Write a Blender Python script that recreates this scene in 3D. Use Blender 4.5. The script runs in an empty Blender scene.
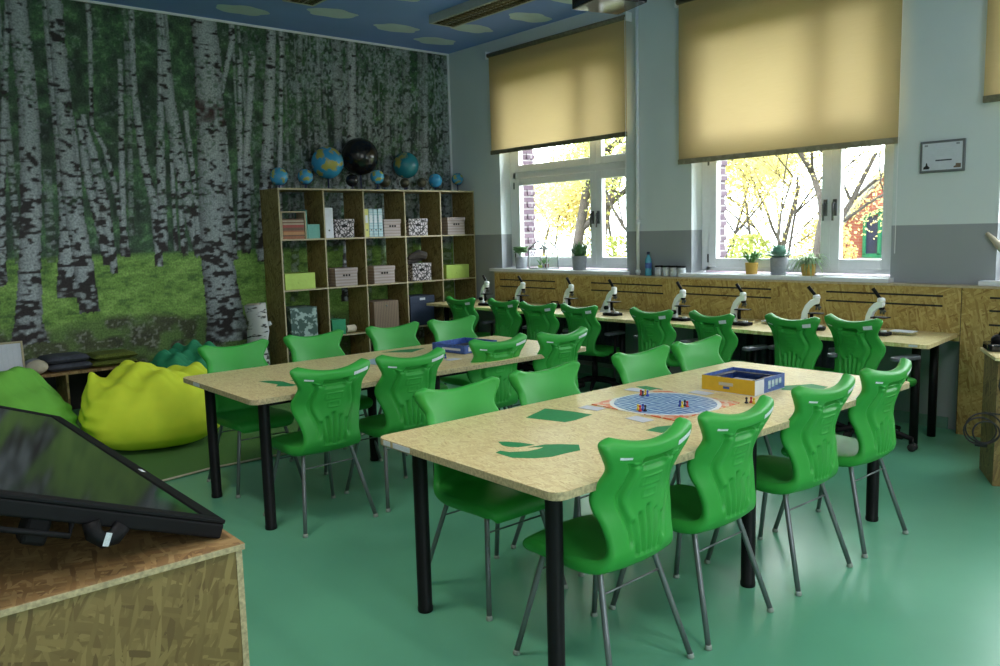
import bpy, math, random
import numpy as np
from mathutils import Vector, Matrix
R = math.radians; PI = math.pi
sc = bpy.context.scene
COL = sc.collection
random.seed(7)

# ------------------------------------------------------------------ helpers
class MB:
    def __init__(s): s.v = []; s.f = []; s.m = []
    def add(s, verts, faces, mat=0):
        o = len(s.v); s.v += [tuple(p) for p in verts]
        s.f += [tuple(i + o for i in f) for f in faces]; s.m += [mat] * len(faces); return s
    def box(s, x0, x1, y0, y1, z0, z1, mat=0, M=None):
        P = [(x, y, z) for z in (z0, z1) for y in (y0, y1) for x in (x0, x1)]
        if M is not None: P = [tuple(M @ Vector(p)) for p in P]
        return s.add(P, [(0, 2, 3, 1), (4, 5, 7, 6), (0, 1, 5, 4), (2, 6, 7, 3), (0, 4, 6, 2), (1, 3, 7, 5)], mat)
    def prism(s, poly, z0, z1, mat=0, M=None, axis='z'):
        n = len(poly); P = []
        for z in (z0, z1):
            for a, b in poly:
                P.append({'z': (a, b, z), 'x': (z, a, b), 'y': (a, z, b)}[axis])
        if M is not None: P = [tuple(M @ Vector(p)) for p in P]
        F = [tuple(range(n))[::-1], tuple(range(n, 2 * n))] + [(i, (i + 1) % n, n + (i + 1) % n, n + i) for i in range(n)]
        return s.add(P, F, mat)
    def tube(s, path, r, n=10, mat=0, cap=True):
        path = [Vector(p) for p in path]; rs = r if isinstance(r, (list, tuple)) else [r] * len(path)
        P = []; up = None
        for i, p in enumerate(path):
            d = (path[min(i + 1, len(path) - 1)] - path[max(i - 1, 0)]).normalized()
            if up is None:
                up = Vector((0, 0, 1)) if abs(d.z) < .9 else Vector((1, 0, 0))
            a = d.cross(up)
            if a.length < 1e-5: a = d.orthogonal()
            a.normalize(); b = a.cross(d).normalized(); up = b
            for k in range(n):
                t = 2 * PI * k / n; P.append(p + (a * math.cos(t) + b * math.sin(t)) * rs[i])
        F = []
        for i in range(len(path) - 1):
            for k in range(n):
                F.append((i * n + k, i * n + (k + 1) % n, (i + 1) * n + (k + 1) % n, (i + 1) * n + k))
        if cap: F += [tuple(range(n))[::-1], tuple(range((len(path) - 1) * n, len(path) * n))]
        return s.add(P, F, mat)
    def lathe(s, prof, c=(0, 0, 0), n=24, mat=0, M=None):
        P = []
        for r, z in prof:
            for k in range(n):
                t = 2 * PI * k / n; P.append(Vector((r * math.cos(t), r * math.sin(t), z)))
        if M is not None: P = [M @ p for p in P]
        P = [tuple(p + Vector(c)) for p in P]
        F = []
        for i in range(len(prof) - 1):
            for k in range(n):
                F.append((i * n + k, i * n + (k + 1) % n, (i + 1) * n + (k + 1) % n, (i + 1) * n + k))
        F += [tuple(range(n))[::-1], tuple(range((len(prof) - 1) * n, len(prof) * n))]
        return s.add(P, F, mat)
    def sphere(s, c, r, n=20, m=12, mat=0, sc_=(1, 1, 1)):
        P = []; F = []
        for i in range(1, m):
            for k in range(n):
                a = PI * i / m; t = 2 * PI * k / n
                P.append((c[0] + r * sc_[0] * math.sin(a) * math.cos(t), c[1] + r * sc_[1] * math.sin(a) * math.sin(t), c[2] + r * sc_[2] * math.cos(a)))
        P += [(c[0], c[1], c[2] + r * sc_[2]), (c[0], c[1], c[2] - r * sc_[2])]
        for i in range(m - 2):
            for k in range(n):
                F.append((i * n + k, (i + 1) * n + k, (i + 1) * n + (k + 1) % n, i * n + (k + 1) % n))
        T = (m - 1) * n
        for k in range(n):
            F.append((T, k, (k + 1) % n)); F.append((T + 1, (m - 2) * n + (k + 1) % n, (m - 2) * n + k))
        return s.add(P, F, mat)
    def mesh(s, name, smooth=False):
        me = bpy.data.meshes.new(name); me.from_pydata(s.v, [], s.f)
        me.polygons.foreach_set('material_index', s.m)
        if smooth: me.polygons.foreach_set('use_smooth', [True] * len(s.f))
        me.update(); return me
    def build(s, name, mats, parent=None, smooth=False, bevel=0, auto=False):
        me = s.mesh(name, smooth or auto)
        return mkobj(name, me, mats, parent, bevel, auto)

def mkobj(name, me, mats, parent=None, bevel=0, auto=False):
    o = bpy.data.objects.new(name, me); COL.objects.link(o)
    for m in (mats if isinstance(mats, (list, tuple)) else [mats]): me.materials.append(m)
    if bevel:
        b = o.modifiers.new('bevel', 'BEVEL'); b.width = bevel; b.segments = 2; b.limit_method = 'ANGLE'; b.angle_limit = R(40)
    if auto:
        try: me.set_sharp_from_angle(angle=R(38))
        except Exception: pass
    if parent is not None: o.parent = parent
    return o
def tag(o, label, cat, group=None, kind=None):
    if label: o['label'] = label
    if cat: o['category'] = cat
    if group: o['group'] = group
    if kind: o['kind'] = kind
    return o
def struct(o): o['kind'] = 'structure'; return o
def thing(name, label, cat, loc=(0, 0, 0), rz=0, group=None):
    o = bpy.data.objects.new(name, None); COL.objects.link(o); o.location = loc; o.rotation_euler = (0, 0, rz)
    o.empty_display_size = .1
    return tag(o, label, cat, group)
def copy_tree(o, parent=None):
    c = o.copy(); COL.objects.link(c)
    if parent is not None: c.parent = parent
    for ch in list(o.children): copy_tree(ch, c)
    return c
def again(o, label, loc, rz=0, group=None):
    c = copy_tree(o); c.location = loc; c.rotation_euler = (0, 0, rz); c['label'] = label
    if group: c['group'] = group
    return c
def rrect(x0, x1, y0, y1, r, n=6):
    P = []
    for cx, cy, a0 in ((x1 - r, y1 - r, 0), (x0 + r, y1 - r, 90), (x0 + r, y0 + r, 180), (x1 - r, y0 + r, 270)):
        for k in range(n + 1):
            a = R(a0 + 90 * k / n); P.append((cx + r * math.cos(a), cy + r * math.sin(a)))
    return P

# ------------------------------------------------------------------ materials
def lin(c):
    return tuple((x / 12.92 if x <= .04045 else ((x + .055) / 1.055) ** 2.4) for x in [v / 255 for v in c]) + (1,)
def newmat(name):
    m = bpy.data.materials.new(name); m.use_nodes = True; nt = m.node_tree
    return m, nt, nt.nodes['Principled BSDF']
def setp(b, **k):
    for n, v in k.items():
        n = {'rough': 'Roughness', 'metal': 'Metallic', 'spec': 'Specular IOR Level', 'trans': 'Transmission Weight', 'alpha': 'Alpha', 'coat': 'Coat Weight'}[n]
        b.inputs[n].default_value = v
def plain(name, rgb, rough=.5, var=.06, scale=30, bump=0, **k):
    m, nt, b = newmat(name); N = nt.nodes; L = nt.links
    c = rgb if max(rgb) <= 1 else lin(rgb)[:3]
    tc = N.new('ShaderNodeTexCoord'); no = N.new('ShaderNodeTexNoise'); no.inputs['Scale'].default_value = scale; no.inputs['Detail'].default_value = 3
    L.new(tc.outputs['Object'], no.inputs['Vector'])
    r = N.new('ShaderNodeValToRGB'); r.color_ramp.elements[0].position = .3; r.color_ramp.elements[1].position = .7
    r.color_ramp.elements[0].color = tuple(x * (1 - var) for x in c) + (1,); r.color_ramp.elements[1].color = tuple(min(1, x * (1 + var)) for x in c) + (1,)
    L.new(no.outputs['Fac'], r.inputs['Fac']); L.new(r.outputs['Color'], b.inputs['Base Color'])
    if bump:
        bp = N.new('ShaderNodeBump'); bp.inputs['Strength'].default_value = bump; bp.inputs['Distance'].default_value = .01
        L.new(no.outputs['Fac'], bp.inputs['Height']); L.new(bp.outputs['Normal'], b.inputs['Normal'])
    setp(b, rough=rough, **k); return m
def osb(name, dark, mid, light, plane='xy', rough=.55, scale=1.0):
    m, nt, b = newmat(name); N = nt.nodes; L = nt.links
    tc = N.new('ShaderNodeTexCoord'); sp = N.new('ShaderNodeSeparateXYZ'); cb = N.new('ShaderNodeCombineXYZ')
    L.new(tc.outputs['Object'], sp.inputs[0])
    a, b_, c_ = {'xy': 'XYZ', 'yz': 'YZX', 'xz': 'XZY'}[plane]
    L.new(sp.outputs[a], cb.inputs['X']); L.new(sp.outputs[b_], cb.inputs['Y']); L.new(sp.outputs[c_], cb.inputs['Z'])
    nz = N.new('ShaderNodeTexNoise'); nz.inputs['Scale'].default_value = 6 * scale; L.new(cb.outputs[0], nz.inputs['Vector'])
    ad = N.new('ShaderNodeMixRGB'); ad.inputs['Fac'].default_value = .025; L.new(cb.outputs[0], ad.inputs[1]); L.new(nz.outputs['Color'], ad.inputs[2])
    prev = None
    for i, (ang, sx, sy) in enumerate(((8, 9, 60), (98, 10, 66), (-32, 8, 56), (52, 11, 70), (158, 9, 60), (78, 12, 74))):
        mp = N.new('ShaderNodeMapping'); mp.vector_type = 'TEXTURE'
        mp.inputs['Rotation'].default_value = (0, 0, R(ang)); mp.inputs['Scale'].default_value = (1 / (sx * scale), 1 / (sy * scale), 1 / 6.)
        L.new(ad.outputs[0], mp.inputs['Vector'])
        vo = N.new('ShaderNodeTexVoronoi'); vo.inputs['Scale'].default_value = 1; L.new(mp.outputs[0], vo.inputs['Vector'])
        rp = N.new('ShaderNodeValToRGB'); e = rp.color_ramp.elements; e[0].color = lin(dark); e[0].position = .0; e[1].color = lin(light); e[1].position = 1
        k = e.new(.1); k.color = lin(tuple(.5 * (x + y) for x, y in zip(dark, mid))); k = e.new(.5); k.color = lin(mid)
        s2 = N.new('ShaderNodeSeparateColor'); L.new(vo.outputs['Color'], s2.inputs[0]); L.new(s2.outputs[0], rp.inputs['Fac'])
        if prev is None: prev = rp.outputs['Color']
        else:
            gt = N.new('ShaderNodeMath'); gt.operation = 'GREATER_THAN'; gt.inputs[1].default_value = .60; L.new(s2.outputs[1], gt.inputs[0])
            mx = N.new('ShaderNodeMixRGB'); L.new(gt.outputs[0], mx.inputs['Fac']); L.new(prev, mx.inputs[1]); L.new(rp.outputs['Color'], mx.inputs[2]); prev = mx.outputs[0]
    L.new(prev, b.inputs['Base Color']); setp(b, rough=rough); return m
def glassy(name, tint=(1, 1, 1), amt=.08):
    m = bpy.data.materials.new(name); m.use_nodes = True; nt = m.node_tree; N = nt.nodes; L = nt.links
    N.remove(N['Principled BSDF']); o = N['Material Output']
    t = N.new('ShaderNodeBsdfTransparent'); t.inputs[0].default_value = tint + (1,); g = N.new('ShaderNodeBsdfGlossy'); g.inputs['Roughness'].default_value = .02
    mx = N.new('ShaderNodeMixShader'); mx.inputs[0].default_value = amt; L.new(t.outputs[0], mx.inputs[1]); L.new(g.outputs[0], mx.inputs[2]); L.new(mx.outputs[0], o.inputs[0]); return m
def brick(name, c1, c2, mortar, scale=1.0, plane='yz'):
    m, nt, b = newmat(name); N = nt.nodes; L = nt.links
    tc = N.new('ShaderNodeTexCoord'); sp = N.new('ShaderNodeSeparateXYZ'); cb = N.new('ShaderNodeCombineXYZ'); L.new(tc.outputs['Object'], sp.inputs[0])
    ad = N.new('ShaderNodeMath'); ad.operation = 'ADD'; L.new(sp.outputs['X'], ad.inputs[0]); L.new(sp.outputs['Y'], ad.inputs[1])
    L.new(ad.outputs[0], cb.inputs['X']); L.new(sp.outputs['Z'], cb.inputs['Y'])
    br = N.new('ShaderNodeTexBrick'); br.inputs['Color1'].default_value = lin(c1); br.inputs['Color2'].default_value = lin(c2); br.inputs['Mortar'].default_value = lin(mortar)
    br.inputs['Scale'].default_value = scale; br.inputs['Brick Width'].default_value = .24; br.inputs['Row Height'].default_value = .075; br.inputs['Mortar Size'].default_value = .008
    L.new(cb.outputs[0], br.inputs['Vector']); L.new(br.outputs['Color'], b.inputs['Base Color']); setp(b, rough=.85); return m

M = {}
M['chair'] = plain('green_plastic', (.036, .35, .048), .47, .03, 12, spec=.45)
M['steel'] = plain('grey_steel', (.20, .21, .22), .38, .05, 20, metal=.6)
M['black'] = plain('black_metal', (.008, .008, .009), .45, .1, 20, spec=.2)
M['blackpl'] = plain('black_plastic', (.007, .007, .008), .55, .1, 20, spec=.15)
M['glossblack'] = plain('gloss_black', (.012, .012, .014), .08, .1, 5)
M['sticker'] = plain('white_sticker', (.72, .75, .78), .5, .15, 160)
M['white'] = plain('white_plastic', (.86, .88, .90), .3, .03)
M['foot'] = plain('pale_foot', (.30, .34, .30), .5)
M['table'] = osb('osb_table', (204, 178, 122), (228, 209, 152), (240, 226, 174), 'xy', .40, 2.2)
M['table_edge'] = plain('osb_edge', (.46, .37, .21), .6, .3, 90)
M['dado'] = osb('osb_dado', (140, 110, 52), (178, 152, 86), (196, 174, 108), 'yz', .55, 1.0)
M['dadocap'] = plain('pale_wood_cap', (.50, .42, .28), .5, .15, 40)
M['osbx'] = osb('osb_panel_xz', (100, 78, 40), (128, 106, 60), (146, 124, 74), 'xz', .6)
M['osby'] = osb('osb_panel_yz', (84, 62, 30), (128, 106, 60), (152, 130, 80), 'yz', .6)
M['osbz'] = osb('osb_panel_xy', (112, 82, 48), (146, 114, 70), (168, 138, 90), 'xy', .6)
M['shelfwood'] = osb('osb_bookcase', (96, 78, 40), (148, 128, 76), (164, 146, 94), 'yz', .6)
M['shelfedge'] = plain('pale_board_edge', (.44, .37, .23), .6, .1, 60)
M['label'] = plain('paper_label', (.62, .66, .70), .6, .12, 200)
M['decal'] = plain('green_vinyl', (.02, .27, .085), .6, .08, 60)
M['slot'] = plain('black_slot', (.01, .01, .01), .7)
M['winframe'] = plain('white_window_frame', (.84, .85, .86), .35, .02)
M['sill'] = plain('white_sill', (.78, .79, .82), .4, .03)
M['glass'] = glassy('window_glass', (.97, .99, .98), .05)
M['clear'] = glassy('clear_plastic', (.85, .88, .88), .15)
M['handle'] = plain('handle_metal', (.12, .12, .12), .35, metal=.7)
M['grey'] = plain('concrete_grey', (.30, .31, .34), .8, .08, 50)
M['ochre'] = plain('ochre_pot', (.55, .34, .06), .5, .06)
M['soil'] = plain('soil', (.03, .02, .012), .9)
M['lime'] = plain('lime_card', (.46, .62, .12), .6, .04)
M['pinkgrey'] = None
M['navy'] = plain('navy_box', (.03, .045, .085), .6, .1)
M['emerald'] = plain('emerald_card', (.02, .27, .12), .5)
M['cream'] = plain('cream', (.55, .48, .36), .7)
M['teal'] = plain('teal_board', (.12, .36, .30), .5)
M['paper'] = plain('white_paper', (.66, .68, .74), .7, .04)
M['gold'] = plain('yellow_print', (.62, .38, .02), .4, .05)
M['blue'] = plain('blue_print', (.05, .11, .38), .4, .35, 40)
M['darkblue'] = plain('dark_navy_card', (.015, .02, .06), .5)
M['rubber'] = plain('rubber', (.015, .015, .015), .6)
M['beige'] = plain('beige', (.5, .45, .35), .6)
M['bark'] = plain('outdoor_bark', (.045, .036, .03), .9, .3, 8, bump=.3)
M['leafy'] = plain('yellow_leaves', (.62, .52, .20), .7, .35, 3)
M['leafg'] = plain('green_leaves', (.42, .46, .13), .7, .35, 3)
M['leafr'] = plain('red_leaves', (.22, .03, .035), .7, .3, 3)
for k in ('leafy', 'leafg', 'leafr'):
    nt = M[k].node_tree; b = nt.nodes['Principled BSDF']; tl = nt.nodes.new('ShaderNodeBsdfTranslucent'); mx = nt.nodes.new('ShaderNodeMixShader'); mx.inputs[0].default_value = .45
    src = b.inputs['Base Color'].links[0].from_socket; nt.links.new(src, tl.inputs[0]); nt.links.new(b.outputs[0], mx.inputs[1]); nt.links.new(tl.outputs[0], mx.inputs[2]); nt.links.new(mx.outputs[0], nt.nodes['Material Output'].inputs[0])

def pattern_mat(name, bg, fg, scale, thr, kind='voronoi', rough=.6):
    m, nt, b = newmat(name); N = nt.nodes; L = nt.links
    tc = N.new('ShaderNodeTexCoord')
    if kind == 'voronoi':
        t = N.new('ShaderNodeTexVoronoi'); t.feature = 'DISTANCE_TO_EDGE'; t.inputs['Scale'].default_value = scale; out = t.outputs['Distance']
    elif kind == 'wave':
        t = N.new('ShaderNodeTexWave'); t.inputs['Scale'].default_value = scale; t.inputs['Distortion'].default_value = .6; out = t.outputs['Fac']
        t.bands_direction = 'Z'
    elif kind == 'wavex':
        t = N.new('ShaderNodeTexWave'); t.inputs['Scale'].default_value = scale; t.inputs['Distortion'].default_value = 1.; out = t.outputs['Fac']
    else:
        t = N.new('ShaderNodeTexNoise'); t.inputs['Scale'].default_value = scale; t.inputs['Detail'].default_value = 4; out = t.outputs['Fac']
    L.new(tc.outputs['Object'], t.inputs['Vector'])
    r = N.new('ShaderNodeValToRGB'); e = r.color_ramp.elements; e[0].position = thr - .03; e[1].position = thr + .03; e[0].color = bg + (1,); e[1].color = fg + (1,)
    L.new(out, r.inputs['Fac']); L.new(r.outputs['Color'], b.inputs['Base Color']); setp(b, rough=rough); return m
M['pinkgrey'] = pattern_mat('mauve_card', (.30, .235, .22), (.40, .33, .31), 9, .5, 'wave')
M['floral'] = pattern_mat('floral_card', (.035, .028, .03), (.5, .44, .46), 26, .12)
M['foliagebox'] = pattern_mat('leaf_print_card', (.05, .10, .085), (.34, .45, .42), 16, .55, 'noise')
M['wicker'] = pattern_mat('brown_stripe', (.16, .105, .07), (.27, .19, .13), 14, .5, 'wavex')
M['booklets'] = pattern_mat('orange_booklets', (.16, .05, .025), (.36, .15, .06), 16, .5, 'wave')
M['globeblue'] = pattern_mat('globe_blue', (.05, .33, .60), (.46, .42, .10), 7.5, .54, 'noise', .25)
M['globesmall'] = pattern_mat('globe_small_blue', (.07, .36, .62), (.42, .44, .12), 17, .56, 'noise', .22)
M['globeteal'] = pattern_mat('globe_teal', (.02, .20, .25), (.40, .36, .09), 4.5, .56, 'noise', .25)
M['globedark'] = pattern_mat('globe_dark', (.012, .011, .013), (.03, .025, .025), 5, .6, 'noise', .2)
M['globebrown'] = pattern_mat('globe_brown', (.05, .045, .03), (.10, .09, .05), 20, .55, 'noise', .3)
M['bookspine'] = pattern_mat('blue_folder', (.34, .50, .58), (.5, .62, .66), 10, .5, 'wave')
M['yellowfolder'] = plain('yellow_folder', (.6, .58, .16), .5)

# fabric bean bags
def fabric(name, rgb, rough=.8): return plain(name, rgb, rough, .05, 9, bump=.05)
M['bag_lime'] = fabric('lime_fabric', (.84, 1.0, .05)); M['bag_green'] = fabric('grass_green_fabric', (.17, .50, .06)); M['bag_dark'] = fabric('dark_green_fabric', (.02, .26, .12))
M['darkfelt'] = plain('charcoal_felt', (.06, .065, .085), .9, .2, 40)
M['moss'] = plain('moss_mat', (.13, .16, .02), .95, .5, 120, bump=.6)

# floor
m, nt, b = newmat('green_linoleum'); N = nt.nodes; L = nt.links
tc = N.new('ShaderNodeTexCoord'); n1 = N.new('ShaderNodeTexNoise'); n1.inputs['Scale'].default_value = 1.1; n1.inputs['Detail'].default_value = 5; L.new(tc.outputs['Object'], n1.inputs['Vector'])
r = N.new('ShaderNodeValToRGB'); r.color_ramp.elements[0].color = (.115, .35, .22, 1); r.color_ramp.elements[1].color = (.135, .41, .255, 1); r.color_ramp.elements[0].position = .35; r.color_ramp.elements[1].position = .65
L.new(n1.outputs['Fac'], r.inputs['Fac']); L.new(r.outputs['Color'], b.inputs['Base Color'])
n2 = N.new('ShaderNodeTexNoise'); n2.inputs['Scale'].default_value = 2.5; n2.inputs['Detail'].default_value = 6; L.new(tc.outputs['Object'], n2.inputs['Vector'])
mr = N.new('ShaderNodeMapRange'); mr.inputs['To Min'].default_value = .24; mr.inputs['To Max'].default_value = .42; L.new(n2.outputs['Fac'], mr.inputs['Value']); L.new(mr.outputs[0], b.inputs['Roughness'])
setp(b, spec=.5); M['floor'] = m
# two-tone wall paint: real paint line at z = 1.567
def twotone(name, lo, hi, zline):
    m, nt, b = newmat(name); N = nt.nodes; L = nt.links
    g = N.new('ShaderNodeNewGeometry'); sp = N.new('ShaderNodeSeparateXYZ'); L.new(g.outputs['Position'], sp.inputs[0])
    gt = N.new('ShaderNodeMath'); gt.operation = 'GREATER_THAN'; gt.inputs[1].default_value = zline; L.new(sp.outputs['Z'], gt.inputs[0])
    mx = N.new('ShaderNodeMixRGB'); mx.inputs[1].default_value = lo + (1,); mx.inputs[2].default_value = hi + (1,); L.new(gt.outputs[0], mx.inputs[0])
    no = N.new('ShaderNodeTexNoise'); no.inputs['Scale'].default_value = 3; no.inputs['Detail'].default_value = 4; L.new(g.outputs['Position'], no.inputs['Vector'])
    m2 = N.new('ShaderNodeMixRGB'); m2.blend_type = 'MULTIPLY'; m2.inputs[0].default_value = .10; L.new(mx.outputs[0], m2.inputs[1]); L.new(no.outputs['Fac'], m2.inputs[2])
    L.new(m2.outputs[0], b.inputs['Base Color']); setp(b, rough=.6); return m
M['wall'] = twotone('two_tone_wall', (.35, .37, .39), (.74, .80, .80), 1.567)
M['ceil'] = plain('blue_ceiling', (.22, .36, .78), .8, .03, 2)
M['cloud'] = plain('cloud_paint', (.58, .72, .80), .8, .05, 6)
M['outerbrick'] = brick('clinker_brick', (84, 66, 80), (100, 80, 94), (140, 134, 136))
M['housebrick'] = brick('red_brick', (138, 70, 60), (150, 80, 68), (140, 112, 100), 1)
M['skirt'] = plain('skirting', (.16, .30, .24), .6)
# roller blind
m = bpy.data.materials.new('beige_blind_fabric'); m.use_nodes = True; nt = m.node_tree; N = nt.nodes; L = nt.links; N.remove(N['Principled BSDF']); o = N['Material Output']
tc = N.new('ShaderNodeTexCoord'); mp = N.new('ShaderNodeMapping'); mp.inputs['Scale'].default_value = (1, 6, 260); L.new(tc.outputs['Object'], mp.inputs[0])
no = N.new('ShaderNodeTexNoise'); no.inputs['Scale'].default_value = 1; no.inputs['Detail'].default_value = 3; L.new(mp.outputs[0], no.inputs['Vector'])
r = N.new('ShaderNodeValToRGB'); r.color_ramp.elements[0].color = (.57, .42, .205, 1); r.color_ramp.elements[1].color = (.63, .475, .245, 1); L.new(no.outputs['Fac'], r.inputs['Fac'])
d = N.new('ShaderNodeBsdfDiffuse'); t = N.new('ShaderNodeBsdfTranslucent'); mx = N.new('ShaderNodeMixShader'); mx.inputs[0].default_value = .30
L.new(r.outputs['Color'], d.inputs[0]); L.new(r.outputs['Color'], t.inputs[0]); L.new(d.outputs[0], mx.inputs[1]); L.new(t.outputs[0], mx.inputs[2]); L.new(mx.outputs[0], o.inputs[0]); M['blind'] = m
M['olive'] = plain('olive_bar', (.17, .15, .09), .6, .25, 30)

# ------------------------------------------------------------------ room shell
XL, YF, H = -9.6, -11.4, 3.884      # far wall opposite the windows, wall behind the camera, ceiling
struct(MB().box(XL - .2, .6, YF - .2, .2, -.12, 0).build('floor', M['floor']))
# ceiling with painted clouds (one mesh, two materials)
mb = MB().box(XL - .2, .6, YF - .2, .2, H, H + .15, 0)
rc = random.Random(3)
def cloud(cx, cy, sx, sy):
    n = 40; P = [(cx, cy, H - .002)]
    ph = [rc.random() * 6 for _ in range(3)]
    for k in range(n):
        a = 2 * PI * k / n; rr = 1 + .10 * abs(math.sin(3.5 * a + ph[0])) + .06 * math.sin(5 * a + ph[1]) - .05
        P.append((cx + sx * rr * math.cos(a), cy + sy * rr * math.sin(a), H - .002))
    mb.add(P, [(0, 1 + (k + 1) % n, 1 + k) for k in range(n)], 1)
for cx, cy in [(-2.96, -.5), (-2.17, -.91), (-1.28, -.76), (-.56, -.5), (-.58, -1.22), (-.36, -1.95), (-1.96, -1.84), (-.5, -2.72), (-3.9, -1.2), (-3.2, -2.4), (-1.5, -3.2), (-.5, -3.8), (-2.6, -3.9), (-4.4, -3.4), (-1.4, -4.9), (-3.6, -5.2), (-5.4, -2.2), (-5.2, -4.8), (-.7, -6), (-2.3, -6.6), (-4.4, -7), (-6.2, -6.4), (-1.2, -8.2), (-3.2, -8.8)]:
    cloud(cx, cy, .27, .16)
struct(mb.build('ceiling', [M['ceil'], M['cloud']]))

# window wall at x = 0 with four openings
OPEN = [(-2.985, -.97, 1.15, 3.49), (-5.72, -3.80, 1.15, 3.49), (-8.5, -6.48, 1.15, 3.49), (-11.05, -9.15, 1.15, 3.49)]
def holes(mb, x0, x1, ops, ylo, yhi, z0=0, z1=H, mat=0):
    cur = yhi
    for (a, b, c, d) in ops:
        mb.box(x0, x1, b, cur, z0, z1, mat); mb.box(x0, x1, a, b, z0, c, mat); mb.box(x0, x1, a, b, d, z1, mat); cur = a
    mb.box(x0, x1, ylo, cur, z0, z1, mat)
mb = MB(); holes(mb, 0, .24, OPEN, YF, 0)
struct(mb.build('wall_right', M['wall']))
mb = MB(); holes(mb, .26, .56, OPEN, YF - .3, .3, -1.2, 4.6)
for (a, b, c, d) in OPEN:                       # toothed quoins of the brick reveal
    z = c
    k = 0
    while z < d - .07:
        if k % 2 == 0:
            mb.box(.44, .565, b - .018, b + .01, z, z + .066)
            mb.box(.44, .565, a - .01, a + .018, z, z + .066)
        z += .075; k += 1
struct(mb.build('wall_outer_brick', M['outerbrick']))
FILL_WIN = [(-6.2, -4.4)]       # added unseen window behind the camera, put in for fill daylight
mb = MB(); cur = XL - .2
for (a, b) in FILL_WIN:
    mb.box(cur, a, YF - .3, YF, 0, H); mb.box(a, b, YF - .3, YF, 0, 1.0); mb.box(a, b, YF - .3, YF, 2.7, H); cur = b
mb.box(cur, 0, YF - .3, YF, 0, H)
struct(mb.build('wall_front', M['wall']))
for i, (a, b) in enumerate(FILL_WIN):
    mb = MB(); y0, y1 = YF - .2, YF - .13
    mb.box(a, a + .07, y0, y1, 1.0, 2.7); mb.box(b - .07, b, y0, y1, 1.0, 2.7); mb.box(a + .07, b - .07, y0, y1, 1.0, 1.07); mb.box(a + .07, b - .07, y0, y1, 2.63, 2.7); mb.box((a + b) / 2 - .05, (a + b) / 2 + .05, y0, y1, 1.07, 2.63)
    wf_ = struct(mb.build('window_%d' % (5 + i), M['winframe'])); MB().box(a + .07, b - .07, y0 + .03, y0 + .04, 1.07, 2.63).build('pane', M['glass'], wf_)  # frame and pane of the added fill window
struct(MB().box(XL - .2, XL, YF, 0, 0, H).build('wall_back', M['wall']))

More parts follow.
